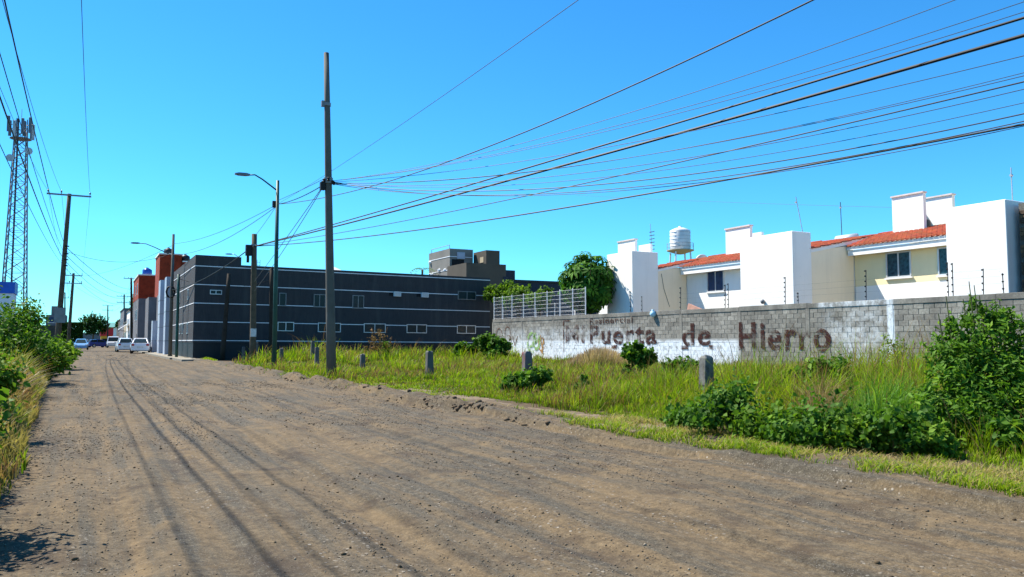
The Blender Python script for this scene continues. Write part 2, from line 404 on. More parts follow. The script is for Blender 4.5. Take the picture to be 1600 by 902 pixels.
# ------------------------------------------------------------------ object helpers
def _root(o):
    v = Vector((0, 0, 0))
    while o is not None:
        v += Vector(o.location); o = o.parent
    return v
def tag(o, label=None, cat=None, group=None, kind=None):
    if label: o['label'] = label
    if cat: o['category'] = cat
    if group: o['group'] = group
    if kind: o['kind'] = kind
    return o
def thing(name, label, cat, loc=(0, 0, 0), group=None, rot=(0, 0, 0)):
    o = bpy.data.objects.new(name, None); COL.objects.link(o)
    o.empty_display_size = 0.2
    o.location = loc; o.rotation_euler = rot
    return tag(o, label, cat, group)
def link(name, me, mat, parent=None):
    o = bpy.data.objects.new(name, me); COL.objects.link(o)
    if mat is not None and not me.materials: me.materials.append(mat)
    if parent is not None: o.parent = parent
    return o
class MB:
    """collects shapes; build() links them as ONE mesh object. Points are world points unless local=True."""
    def __init__(self): self.v, self.f = [], []
    def add(self, vs, fs):
        b = len(self.v); self.v += [tuple(p) for p in vs]; self.f += [tuple(i + b for i in f) for f in fs]; return self
    def box(self, x0, x1, y0, y1, z0, z1):
        if x0 > x1: x0, x1 = x1, x0
        if y0 > y1: y0, y1 = y1, y0
        return self.add([(x0, y0, z0), (x1, y0, z0), (x1, y1, z0), (x0, y1, z0), (x0, y0, z1), (x1, y0, z1), (x1, y1, z1), (x0, y1, z1)],
                        [(0, 3, 2, 1), (4, 5, 6, 7), (0, 1, 5, 4), (1, 2, 6, 5), (2, 3, 7, 6), (3, 0, 4, 7)])
    def bbox(self, x0, x1, y0, y1, z0, z1, c=0.02):
        """box with chamfered vertical and top edges"""
        P = [(x0 + c, y0), (x1 - c, y0), (x1, y0 + c), (x1, y1 - c), (x1 - c, y1), (x0 + c, y1), (x0, y1 - c), (x0, y0 + c)]
        Q = [(x0 + 2 * c, y0 + c), (x1 - 2 * c, y0 + c), (x1 - c, y0 + 2 * c), (x1 - c, y1 - 2 * c), (x1 - 2 * c, y1 - c), (x0 + 2 * c, y1 - c), (x0 + c, y1 - 2 * c), (x0 + c, y0 + 2 * c)]
        vs = [(x, y, z0) for x, y in P] + [(x, y, z1 - c) for x, y in P] + [(x, y, z1) for x, y in Q]
        fs = [tuple(range(7, -1, -1)), tuple(range(16, 24))]
        for k in range(8):
            j = (k + 1) % 8
            fs += [(k, j, j + 8, k + 8), (k + 8, j + 8, j + 16, k + 16)]
        return self.add(vs, fs)
    def prism(self, poly, axis, a, b):
        """poly of 2D points extruded along axis from a to b"""
        def p3(p, w): return {0: (w, p[0], p[1]), 1: (p[0], w, p[1]), 2: (p[0], p[1], w)}[axis]
        n = len(poly)
        vs = [p3(p, a) for p in poly] + [p3(p, b) for p in poly]
        fs = [tuple(range(n - 1, -1, -1)), tuple(range(n, 2 * n))] + [(k, (k + 1) % n, (k + 1) % n + n, k + n) for k in range(n)]
        return self.add(vs, fs)
    def tube(self, pts, rad, n=8, cap=True):
        pts = [Vector(p) for p in pts]
        if not isinstance(rad, (list, tuple)): rad = [rad] * len(pts)
        vs, fs = [], []
        ref = None
        for i, p in enumerate(pts):
            d = (pts[min(i + 1, len(pts) - 1)] - pts[max(i - 1, 0)]).normalized()
            if ref is None: ref = Vector((0, 0, 1)) if abs(d.z) < 0.9 else Vector((1, 0, 0))
            a = d.cross(ref).normalized(); b = d.cross(a).normalized()
            ref = a.cross(d).normalized() if False else ref
            for k in range(n):
                t = 2 * math.pi * k / n
                vs.append(p + (a * math.cos(t) + b * math.sin(t)) * rad[i])
        for i in range(len(pts) - 1):
            for k in range(n):
                j = (k + 1) % n
                fs.append((i * n + k, i * n + j, (i + 1) * n + j, (i + 1) * n + k))
        if cap:
            fs.append(tuple(range(n - 1, -1, -1))); m = (len(pts) - 1) * n; fs.append(tuple(range(m, m + n)))
        return self.add(vs, fs)
    def lathe(self, c, prof, n=16):
        vs, fs = [], []
        for r, z in prof:
            for k in range(n):
                t = 2 * math.pi * k / n
                vs.append((c[0] + r * math.cos(t), c[1] + r * math.sin(t), c[2] + z))
        for i in range(len(prof) - 1):
            for k in range(n):
                j = (k + 1) % n
                fs.append((i * n + k, i * n + j, (i + 1) * n + j, (i + 1) * n + k))
        fs.append(tuple(range(n - 1, -1, -1))); m = (len(prof) - 1) * n; fs.append(tuple(range(m, m + n)))
        return self.add(vs, fs)
    def mesh(self, name, off=(0, 0, 0), smooth_=False):
        me = bpy.data.meshes.new(name)
        off = Vector(off)
        me.from_pydata([Vector(p) - off for p in self.v], [], self.f)
        if smooth_: me.shade_smooth()
        me.update(); return me
    def build(self, name, mat, parent=None, smooth_=False, local=False):
        me = self.mesh(name, (0, 0, 0) if (local or parent is None) else _root(parent), smooth_)
        return link(name, me, M[mat] if isinstance(mat, str) else mat, parent)
def np_mesh(name, V, faces, mat, parent=None, cols=None, smooth_=False):
    """V (n,3) array; faces: list of (m,k) index arrays (k = 3 or 4); cols (n,3) vertex colours"""
    me = bpy.data.meshes.new(name)
    V = np.asarray(V, np.float32)
    if parent is not None: V = V - np.array(_root(parent), np.float32)
    me.vertices.add(len(V)); me.vertices.foreach_set('co', V.ravel())
    nl = sum(f.size for f in faces); npoly = sum(len(f) for f in faces)
    me.loops.add(nl); me.polygons.add(npoly)
    me.loops.foreach_set('vertex_index', np.concatenate([f.ravel() for f in faces]).astype(np.int32))
    tot = np.concatenate([np.full(len(f), f.shape[1], np.int32) for f in faces])
    st = np.concatenate([[0], np.cumsum(tot)[:-1]]).astype(np.int32)
    me.polygons.foreach_set('loop_start', st)
    if cols is not None:
        at_ = me.color_attributes.new('Col', 'FLOAT_COLOR', 'POINT')
        c4 = np.ones((len(V), 4), np.float32); c4[:, :3] = cols
        at_.data.foreach_set('color', c4.ravel())
    me.update(calc_edges=True)
    if smooth_: me.shade_smooth()
    me.validate()
    return link(name, me, M[mat] if isinstance(mat, str) else mat, parent)

# ------------------------------------------------------------------ foliage helpers
def leaf_arrays(C, up, size, cols, aspect=0.5, fold=0.18):
    """C centres (n,3), up = leaf normal (n,3), size (n,), cols (n,3): pointed folded leaves, 2 triangles each"""
    n = len(C)
    nrm = up / (np.linalg.norm(up, axis=1, keepdims=True) + 1e-9)
    r = rng.normal(size=(n, 3))
    d = np.cross(nrm, r); d /= np.linalg.norm(d, axis=1, keepdims=True) + 1e-9
    w = np.cross(nrm, d)
    s = size[:, None]
    base = C - d * s * 0.5; tip = C + d * s * 0.5 - nrm * s * 0.12
    l = C + w * s * aspect * 0.5 - d * s * 0.06 + nrm * s * fold * 0.5
    q = C - w * s * aspect * 0.5 - d * s * 0.06 + nrm * s * fold * 0.5
    V = np.stack([base, q, tip, l], 1).reshape(-1, 3)
    k = np.arange(n)[:, None] * 4
    Fc = np.concatenate([k + np.array([0, 1, 2]), k + np.array([0, 2, 3])], 0)
    cc = np.repeat(cols, 4, axis=0)
    return V, Fc, cc
def lobes_points(lobes, nclump, per, spread=0.16, shell=0.45):
    """leaf centres gathered in clumps near the skins of the given ellipsoids; returns centres, outward directions, clump tints"""
    w = np.array([l[3] * l[4] + l[4] * l[5] + l[3] * l[5] for l in lobes]); w = w / w.sum()
    idx = rng.choice(len(lobes), nclump, p=w)
    L = np.array(lobes)[idx]
    d = rng.normal(size=(nclump, 3)); d /= np.linalg.norm(d, axis=1, keepdims=True)
    rad = rng.uniform(shell, 1.0, nclump) ** 0.7
    cc = L[:, :3] + d * rad[:, None] * L[:, 3:6]
    sc_ = np.repeat(np.cbrt(L[:, 3] * L[:, 4] * L[:, 5]), per)[:, None]
    ax = d * .8 + rng.normal(size=(nclump, 3)) * .45; ax[:, 2] += .75
    ax /= np.linalg.norm(ax, axis=1, keepdims=True)
    u = np.tile(np.linspace(-.6, 1.0, per), nclump)[:, None]
    C = np.repeat(cc, per, 0) + np.repeat(ax, per, 0) * u * spread * 2.6 * sc_ * np.repeat(rng.uniform(.5, 1.3, nclump), per)[:, None] + np.clip(rng.normal(size=(nclump * per, 3)), -1.8, 1.8) * spread * .5 * np.minimum(sc_, .6)
    out = np.repeat(d, per, 0) * .6 + rng.normal(size=(nclump * per, 3)) * 0.6
    out[:, 2] += 0.5
    tint = np.repeat(rng.uniform(0, 1, nclump) ** 1.4, per) * 0.5 + rng.uniform(0, 1, nclump * per) ** 1.3 * 0.3 + .2 * np.clip(u[:, 0], 0, 1)
    return C, out, tint
def pal(t, a, b, c=None):
    a, b = np.array(a), np.array(b)
    t = np.asarray(t)[:, None]
    if c is None: return a * (1 - t) + b * t
    c = np.array(c)
    return np.where(t < 0.7, a + (b - a) * (t / 0.7), b + (c - b) * ((t - 0.7) / 0.3))
GREENS = ((0.026, 0.078, 0.008), (0.10, 0.215, 0.018), (0.24, 0.37, 0.035))
YELLOWG = ((0.045, 0.10, 0.008), (0.15, 0.27, 0.018), (0.32, 0.42, 0.04))
DARKG = ((0.010, 0.036, 0.006), (0.030, 0.090, 0.012), (0.10, 0.20, 0.025))

def foliage(parent, lobes, nclump, per, size, palette, name='foliage', spread=0.16, zmin=None, aspect=0.5, shell=0.45):
    C, out, t = lobes_points(lobes, nclump, per, spread, shell)
    if zmin is not None:
        k = C[:, 2] > zmin
        C, out, t = C[k], out[k], t[k]
    sz = size * rng.uniform(0.5, 1.45, len(C))
    V, Fc, cc = leaf_arrays(C, out, sz, pal(t, *palette), aspect)
    o = np_mesh(name, V, [Fc], 'leaf', parent, cc)
    return o
def stems(parent, base, tops, r=0.02, name='stem', mat='stem'):
    for tp in tops:
        b = Vector(base); tp = Vector(tp); mid = (b + tp) / 2 + Vector((random.uniform(-.1, .1), random.uniform(-.1, .1), 0))
        MB().tube([b, mid, tp], [r, r * 0.75, r * 0.35], 6).build(name, mat, parent)
def shrub(label, base, lobes, nclump, per, size, palette=GREENS, cat='shrub', group=None, name='shrub', nst=4, aspect=0.5, spread=0.16, r=0.02):
    t = thing(name, label, cat, base, group)
    foliage(t, lobes, nclump, per, size, palette, zmin=base[2] + 0.01, aspect=aspect, spread=spread)
    ls = sorted(lobes, key=lambda l: -l[2])[:nst]
    stems(t, base, [(l[0], l[1], l[2]) for l in ls], r)
    return t

def blades(name, P, H, Wd, colb, colt, lean=0.35, parent=None, label=None, wind=(0.25, -0.1), ang=None):
    """grass: every blade a bent tapering strip"""
    n = len(P)
    a = rng.uniform(0, 2 * math.pi, n) if ang is None else ang
    dx, dy = np.cos(a), np.sin(a)
    ln = np.abs(rng.normal(lean, lean * 0.6, n)) * H
    lx, ly = dx * ln + wind[0] * H * rng.uniform(0, 1, n), dy * ln + wind[1] * H * rng.uniform(0, 1, n)
    b = rng.uniform(0, 2 * math.pi, n)
    wx, wy = np.cos(b) * Wd * 0.5, np.sin(b) * Wd * 0.5
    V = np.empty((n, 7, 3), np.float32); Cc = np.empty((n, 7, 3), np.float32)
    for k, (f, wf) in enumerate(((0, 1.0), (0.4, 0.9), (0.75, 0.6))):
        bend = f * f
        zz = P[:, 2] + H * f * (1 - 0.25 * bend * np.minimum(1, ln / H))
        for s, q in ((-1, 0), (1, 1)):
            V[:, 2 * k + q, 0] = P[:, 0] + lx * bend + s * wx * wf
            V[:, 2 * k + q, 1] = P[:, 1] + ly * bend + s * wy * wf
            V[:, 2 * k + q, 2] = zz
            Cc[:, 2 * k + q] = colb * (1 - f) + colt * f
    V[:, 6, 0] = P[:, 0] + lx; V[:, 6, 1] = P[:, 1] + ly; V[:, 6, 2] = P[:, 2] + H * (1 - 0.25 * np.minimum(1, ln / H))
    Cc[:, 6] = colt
    k = np.arange(n)[:, None] * 7
    Q = np.concatenate([k + np.array([0, 1, 3, 2]), k + np.array([2, 3, 5, 4])], 0)
    T = k + np.array([4, 5, 6])
    o = np_mesh(name, V.reshape(-1, 3), [Q, T], 'grass', parent, Cc.reshape(-1, 3))
    if label: tag(o, label, 'grass', kind='stuff')
    return o

# ------------------------------------------------------------------ terrain
WALLX = 24.3          # street side of the concrete block wall
LOTY1 = 52.0
def lot_left(y):
    """x where the weedy lot begins at the road"""
    y = np.asarray(y, float)
    return 6.78 - 1.0 * smooth(y, 13.5, 18.0) + np.maximum(0, y - 36.0) ** 2 * 0.03
def road_z(x, y):
    x = np.asarray(x, float); y = np.asarray(y, float)
    z = (fbm(x * 0.5, y * 0.35, 3) - 0.5) * 0.09
    z += (fbm(x * 2.2, y * 1.0, 9) - 0.5) * 0.05
    z += (fbm(x * 9, y * 7, 21, 3) - 0.5) * 0.022
    w = 0.35 * (fbm(y * 0.13, y * 0 + 0.5, 5) - 0.5)
    for c, d, s in ((0.15, 0.035, 0.16), (0.75, 0.03, 0.12), (1.75, 0.045, 0.18), (2.6, 0.03, 0.14), (3.45, 0.045, 0.2), (4.7, 0.035, 0.25)):
        z -= d * np.exp(-((x - c - w) / s) ** 2) * (0.5 + fbm(x * 0.6, y * 0.3, 31))
    p = fbm(x * 0.55 + 4, y * 0.4, 44, 3)
    z -= 0.05 * smooth(p, 0.63, 0.75)
    # ragged eroded edge and shoulder on the right
    e = 5.55 + 0.22 * (fbm(y * 0.9, y * 0 + 3.3, 61) - 0.5)
    z += 0.085 * smooth(x, e, e + 0.06) * smooth(y, 0, 2)
    z += 0.04 * (fbm(x * 4, y * 4, 71) - 0.3) * smooth(x, e, e + 0.2)
    # heap of dug soil along the edge from mid-distance on
    z += 0.13 * np.exp(-((x - 5.75) / 0.22) ** 2) * smooth(y, 9.5, 12) * (1 - smooth(y, 40, 46)) * smooth(fbm(x * 1.4, y * 0.9, 81), 0.38, 0.7)
    # left bank
    l = -0.55 - 0.02 * y
    z += 0.12 * smooth(-x, -l, -l + 0.5)
    return z
def grid(name, xs, ys, zf, mat, kind='structure'):
    X, Y = np.meshgrid(xs, ys)
    Z = zf(X, Y)
    nx, ny = len(xs), len(ys)
    V = np.stack([X.ravel(), Y.ravel(), Z.ravel()], 1)
    i = np.arange(ny - 1)[:, None] * nx + np.arange(nx - 1)[None]
    Fq = np.stack([i, i + 1, i + 1 + nx, i + nx], -1).reshape(-1, 4)
    o = np_mesh(name, V, [Fq], mat, None, None, True)
    return tag(o, kind=kind)
o = MB().add([(-2500, -2500, -0.35), (2500, -2500, -0.35), (2500, 2500, -0.35), (-2500, 2500, -0.35)], [(0, 1, 2, 3)]).build('ground', 'plain_ground'); tag(o, kind='structure')
ys = [0.6]
while ys[-1] < 75: ys.append(ys[-1] + 0.035 * (0.6 + ys[-1] / 6.5))
grid('road', np.concatenate([np.arange(-3.2, -0.9, 0.09), np.arange(-0.9, 6.45, 0.035)]), np.array(ys), road_z, 'road')
grid('far_road', np.arange(-3.2, 6.4, 0.6), np.linspace(75.0, 420, 160), lambda x, y: (fbm(x * .5, y * .2, 3) - .5) * 0.06 - 0.004, 'road')
def lot_z(x, y):
    z = 0.07 + (fbm(x * 0.4, y * 0.4, 91) - 0.5) * 0.12 + (fbm(x * 2, y * 2, 95) - 0.5) * 0.04
    return z - 0.12 * smooth(lot_left(y) - x, 0.0, 0.6) - 0.30 * smooth(y, 53.0, 54.2)*0
grid('lot_ground', np.concatenate([np.arange(6.1, 12, 0.15), np.arange(12, 44, 0.6)]), np.arange(-12, 56, 0.3), lot_z, 'soil')
grid('verge_ground', np.arange(-40, -2.6, 0.6), np.arange(-6, 260, 1.0), lambda x, y: 0.10 + (fbm(x * .4, y * .4, 97) - .5) * .15, 'soil')
# kerb line, broken and dirt-stained
kb = thing('kerb', 'low tan concrete kerb along the weedy lot', 'kerb', (5.95, 20, 0)); kb['kind'] = 'structure'; del kb['category']; del kb['label']
yk = 4.0
while yk < 41.0:
    L_ = random.uniform(0.92, 1.02)
    dz, dx = random.uniform(-0.035, 0.012), random.uniform(-0.02, 0.02)
    MB().bbox(5.88 + dx, 6.06 + dx, yk, yk + L_ - 0.02, -0.15, 0.105 + dz, 0.014).build('kerb_stone', 'kerb', kb)
    yk += L_
def walk_z(x, y): return 0.082 + (fbm(x * 1.5, y * 0.8, 99) - 0.5) * 0.05 + (fbm(x * 9, y * 9, 98, 2) - .5) * 0.012
grid('sidewalk', np.arange(6.05, 6.9, 0.05), np.arange(2.0, 42, 0.08), walk_z, 'kerb')
pv = MB()
for k in range(16):
    pv.box(4.75 if k > 1 else 4.9, 6.05, 50.5 + k * 3.0, 53.47 + k * 3.0, -0.1, 0.10)
tag(pv.build('pavement', 'pavement'), kind='structure')

# loose stones and clods on the road
def stones(name, P, S, cols, label, ico=False):
    n = len(P)
    if ico:
        g = 1.618; base = np.array([(-1, g, 0), (1, g, 0), (-1, -g, 0), (1, -g, 0), (0, -1, g), (0, 1, g), (0, -1, -g), (0, 1, -g), (g, 0, -1), (g, 0, 1), (-g, 0, -1), (-g, 0, 1)], float) / 1.9
        fc = np.array([(0, 11, 5), (0, 5, 1), (0, 1, 7), (0, 7, 10), (0, 10, 11), (1, 5, 9), (5, 11, 4), (11, 10, 2), (10, 7, 6), (7, 1, 8), (3, 9, 4), (3, 4, 2), (3, 2, 6), (3, 6, 8), (3, 8, 9), (4, 9, 5), (2, 4, 11), (6, 2, 10), (8, 6, 7), (9, 8, 1)])
        V = base[None] * S[:, None, None] * rng.uniform(0.7, 1.25, (n, 12, 1)) * rng.uniform(.7, 1.3, (n, 1, 3)) * np.array([1, 1, .75])
    else:
        base = np.array([(1, 0, 0), (0, 1, 0), (-1, 0, 0), (0, -1, 0), (0, 0, .8), (0, 0, -.6)], float)
        fc = np.array([(0, 1, 4), (1, 2, 4), (2, 3, 4), (3, 0, 4), (1, 0, 5), (2, 1, 5), (3, 2, 5), (0, 3, 5)])
        V = base[None] * S[:, None, None] * rng.uniform(0.55, 1.35, (n, 6, 3))
    nv = len(base)
    a = rng.uniform(0, 6.28, n); c, s = np.cos(a)[:, None], np.sin(a)[:, None]
    x, y = V[:, :, 0] * c - V[:, :, 1] * s, V[:, :, 0] * s + V[:, :, 1] * c
    V[:, :, 0], V[:, :, 1] = x, y
    V += P[:, None]
    Fc = (np.arange(n)[:, None, None] * nv + fc[None]).reshape(-1, 3)
    o = np_mesh(name, V.reshape(-1, 3), [Fc], 'stone', None, np.repeat(cols, nv, 0))
    return tag(o, label, 'gravel', kind='stuff')
n = 75000
y = 1.0 + rng.uniform(0, 1, n) ** 2.0 * 24
x = rng.uniform(-0.9, 6.0, n)
keep = .6 * fbm(x * 1.6, y * 0.28, 131) + .4 * fbm(x * .7, y * .5, 133) + rng.uniform(-0.18, 0.18, n) > 0.60
x, y = x[keep], y[keep]
S = 0.003 + 0.006 * rng.uniform(0, 1, len(x)) ** 5 + 0.00045 * y
S[:40] *= 2.0
P = np.stack([x, y, road_z(x, y) + S * 0.25], 1)
stones('gravel', P, S, pal(rng.uniform(0, 1, len(x)), (0.10, 0.076, 0.048), (0.18, 0.143, 0.098), (0.31, 0.262, 0.19)), 'loose grey gravel and pebbles scattered over the dirt road')
n = 5200
y = 1.2 + rng.uniform(0, 1, n) ** 1.7 * 22; x = rng.uniform(-.8, 5.6, n)
kk = fbm(x * 1.3 + 3, y * .9, 171) > .58
x, y = x[kk], y[kk]; S = .004 + .013 * rng.uniform(0, 1, len(x)) ** 3
stones('soil_crumbs', np.stack([x, y, road_z(x, y) + S * .2], 1), S, pal(rng.uniform(0, 1, len(x)), (0.045, 0.03, 0.015), (0.11, 0.075, 0.036)), 'brown crumbs of packed soil in patches on the road', True)
n = 900
y = np.where(rng.uniform(0, 1, n) < .5, rng.normal(12.6, 1.5, n), 10 + rng.uniform(0, 1, n) * 26)
x = 5.62 + rng.normal(0, 0.15, n)
kk = fbm(x * 1.4, y * 1.3, 81) > 0.46
x, y = x[kk], y[kk]
S = 0.008 + 0.05 * rng.uniform(0, 1, len(x)) ** 6
P = np.stack([x, y, road_z(x, y) + S * 0.1], 1)
stones('soil_clods', P, S, pal(rng.uniform(0, 1, len(x)), (0.07, 0.046, 0.026), (0.14, 0.095, 0.052)), 'dark brown clods of dug soil heaped along the road edge', True)

# ------------------------------------------------------------------ dark grey building
BY = 54.4
TILT = R(0.45)
g0 = Vector((5.9, BY, 0))
gb = thing('commercial_building', 'dark grey two storey building with thin white stripes and small windows', 'building', g0, rot=(0, TILT, 0))
gl = lambda p: (p.x - g0.x, p.y - g0.y, p.z + math.tan(TILT) * (p.x - g0.x))     # into the tilted building
W_, D_, HB = 21.4, 15.2, 6.27
def lbox(name, mat, parent, *b): return MB().box(*b).build(name, mat, parent, local=True)
lbox('wall', 'facade', gb, 0, W_, 0, D_, 1.10, HB)
lbox('base_course', 'facade_base', gb, 0.03, W_ - 0.03, 0.03, D_ - 0.03, -1.0, 1.10)
lbox('parapet', 'facade', gb, 0, 2.85, 0, D_, HB, 6.80)
for zc in (6.08, 4.87, 3.66, 2.45, 1.24):
    MB().box(-0.022, W_ + 0.02, -0.022, 0.0, zc - 0.027, zc + 0.027).box(-0.022, 0.0, 0.0, D_, zc - 0.027, zc + 0.027).build('stripe', 'white_paint', gb, local=True)
def gwin(x0, y0, x1, y1, panes=2, glass='dark_glass', frame='alu'):
    a, b = gl(onY(x0, y1, BY)), gl(onY(x1, y0, BY))
    ax, bx, az, bz = a[0], b[0], a[2], b[2]
    w = 0.05
    m = MB()
    m.box(ax, bx, -0.055, 0.0, az, az + w).box(ax, bx, -0.055, 0.0, bz - w, bz).box(ax, ax + w, -0.055, 0.0, az + w, bz - w).box(bx - w, bx, -0.055, 0.0, az + w, bz - w)
    wd = MB().box(ax + w, bx - w, -0.008, 0.0, az + w, bz - w).build('window', 'dark_hole', gb, local=True)
    fr = m.build('frame', frame, wd, local=True)
    st = (bx - ax - 2 * w) / panes
    for k in range(panes):
        MB().box(ax + w + k * st + 0.012, ax + w + (k + 1) * st - 0.012, -0.03, -0.016, az + w + .01, bz - w - .01).build('pane', glass, wd, local=True)
    for k in range(1, panes):
        MB().box(ax + w + k * st - 0.025, ax + w + k * st + 0.025, -0.05, -0.008, az + w, bz - w).build('mullion', frame, wd, local=True)
for q in ((433, 503.5, 459, 517.5), (496, 505, 532, 519), (567.8, 506, 602, 520), (634.8, 507.4, 666.3, 520.5), (713.4, 508.8, 742.8, 521.3)):
    gwin(*q)
for q in ((435, 458, 446.6, 478.5, 1), (489, 460.4, 508, 480.3, 2), (549.6, 462, 568, 482, 2), (714.4, 456, 742.8, 468, 2)):
    gwin(*q, frame='grey_metal')
gwin(327, 453.6, 346, 460, 2, frame='alu')
for x0, y0 in ((607, 456), (650, 457.5)):       # paired dark opening and white air-conditioner grille
    a, b = gl(onY(x0, y0 + 6.5, BY)), gl(onY(x0 + 6.5, y0, BY))
    MB().box(a[0], b[0], -0.008, 0.0, a[2], b[2]).build('vent_opening', 'dark_hole', gb, local=True)
    a, b = gl(onY(x0 + 7.0, y0 + 7.2, BY)), gl(onY(x0 + 17.5, y0 + 0.3, BY))
    ac = MB().box(a[0], b[0], -0.22, 0.0, a[2], b[2]).build('air_conditioner', 'white_paint', gb, local=True)
    for k in range(4):
        z = a[2] + (b[2] - a[2]) * (k + 1) / 5
        MB().box(a[0] + .04, b[0] - .04, -0.235, -0.22, z - .012, z + .012).build('grille_slat', 'grey_metal', ac, local=True)
for yy, zz in ((3.0, 1.75), (6.2, 1.75), (3.2, 4.1), (8.0, 1.75), (9.0, 4.1)):
    wd = MB().box(-0.008, 0.0, yy, yy + 0.55, zz, zz + 0.6).build('window', 'dark_hole', gb, local=True)
    MB().box(-0.04, 0.0, yy - .05, yy + .6, zz - .05, zz).box(-0.04, 0.0, yy - .05, yy + .6, zz + .6, zz + .65).box(-.04, 0, yy - .05, yy, zz, zz + .6).box(-.04, 0, yy + .55, yy + .6, zz, zz + .6).build('frame', 'alu', wd, local=True)
# things on its roof
p = at(520, 421, 62)
tn = thing('roof_canopy', 'white peaked canopy showing above the grey parapet', 'canopy', (p.x, p.y, HB - .3))
MB().add([(p.x - 1.4, p.y - 1.2, HB - .05), (p.x + 1.6, p.y - 1.2, HB - .05), (p.x + 1.6, p.y + 1.2, HB - .05), (p.x - 1.4, p.y + 1.2, HB - .05), (p.x, p.y, HB + 0.85)], [(0, 1, 4), (1, 2, 4), (2, 3, 4), (3, 0, 4), (3, 2, 1, 0)]).build('canvas', 'off_white', tn)
for sx in (-1.3, 1.5):
    for sy in (-1.1, 1.1): MB().tube([(p.x + sx, p.y + sy, HB - .35), (p.x + sx, p.y + sy, HB - .05)], .03, 6).build('leg', 'galv', tn)
p = at(404, 412, 56)
ld = thing('roof_ladder', 'small steel ladder rising over the grey parapet', 'ladder', (p.x, p.y, HB - .3))
for sx in (-.1, .1): MB().tube([(p.x + sx, p.y, HB - .35), (p.x + sx, p.y, HB + .75)], .02, 6).build('rail', 'galv', ld)
for k in range(4): MB().tube([(p.x - .1, p.y, HB - .1 + k * .22), (p.x + .1, p.y, HB - .1 + k * .22)], .015, 6).build('rung', 'galv', ld)

# ------------------------------------------------------------------ concrete block wall
wl = thing('block_wall', 'long grey concrete block wall with faded white paint and maroon lettering', 'wall', (WALLX, 26, 0))
Y0, Y1 = 3.2, 47.95
cols_y = [47.85, 43.8, 39.95, 36.1, 32.3, 28.5, 24.75, 21.15, 17.6, 14.0, 10.3, 6.7, 3.3]
MB().box(WALLX + 0.012, WALLX + 0.17, Y0, Y1, -0.4, 2.462).build('mortar_core', 'mortar', wl)
for yc in cols_y:
    MB().bbox(WALLX - 0.012, WALLX + 0.19, yc - 0.1, yc + 0.1, -0.4, 2.46, 0.006).build('column', 'beam', wl)
for a, b in zip(cols_y[1:], cols_y[:-1]):
    MB().bbox(WALLX - 0.006, WALLX + 0.186, a + 0.102, b - 0.102, 1.14, 1.325, 0.006).build('tie_beam', 'beam', wl)
    zt = 2.655 + random.uniform(-0.02, 0.02)
    MB().bbox(WALLX - 0.02, WALLX + 0.20, a + 0.0, b - 0.004, 2.463, zt, 0.008).build('coping', 'beam', wl)
spots = []
for a, b in zip(cols_y[1:], cols_y[:-1]):
    s0, s1 = a + 0.104, b - 0.104
    nb = 9; bw = (s1 - s0) / nb
    for c in range(12):
        z0 = c * 0.19 if c < 6 else 1.329 + (c - 6) * 0.1888
        off = 0 if c % 2 else -bw / 2
        k = 0
        while True:
            u0, u1 = s0 + off + k * bw, s0 + off + (k + 1) * bw
            if u0 >= s1 - 0.02: break
            u0, u1 = max(u0, s0), min(u1, s1)
            if u1 - u0 > 0.03: spots.append((u0, u1, z0, z0 + 0.19))
            k += 1
cam_key = lambda q: q[0]
vis = sorted([q for q in spots if q[0] > 12.6 and q[3] > 0.35], key=cam_key)
solo = set(vis[:300])
shared = {}
bm_ = MB(); bcols = []
for q in spots:
    u0, u1, z0, z1 = q
    L_ = round(u1 - u0 - 0.012, 2)
    jx, jz = random.uniform(-0.005, 0.004), random.uniform(-0.003, 0.003)
    if q in solo:
        if L_ not in shared: shared[L_] = MB().bbox(0, 0.05, -L_ / 2, L_ / 2, 0.006, 0.182, 0.006).mesh('block')
        ob = link('block', shared[L_], M['block'], wl)
        ob.location = Vector((WALLX + jx, (u0 + u1) / 2, z0 + jz)) - _root(wl)
        ob.rotation_euler = (random.uniform(-.012, .012), 0, random.uniform(-.008, .008))
    else:
        nv = len(bm_.v)
        bm_.bbox(WALLX + jx, WALLX + 0.05, u0 + .006, u1 - .006, z0 + .006 + jz, z0 + .183 + jz, 0.006)
        r = random.random(); bcols += [(r, r, r, 1)] * (len(bm_.v) - nv)
me = bm_.mesh('block_courses', _root(wl))
ca = me.color_attributes.new('Col', 'FLOAT_COLOR', 'POINT'); ca.data.foreach_set('color', np.array(bcols, np.float32).ravel())
o = link('block_courses', me, M['block_attr'], wl); o['kind'] = 'stuff'

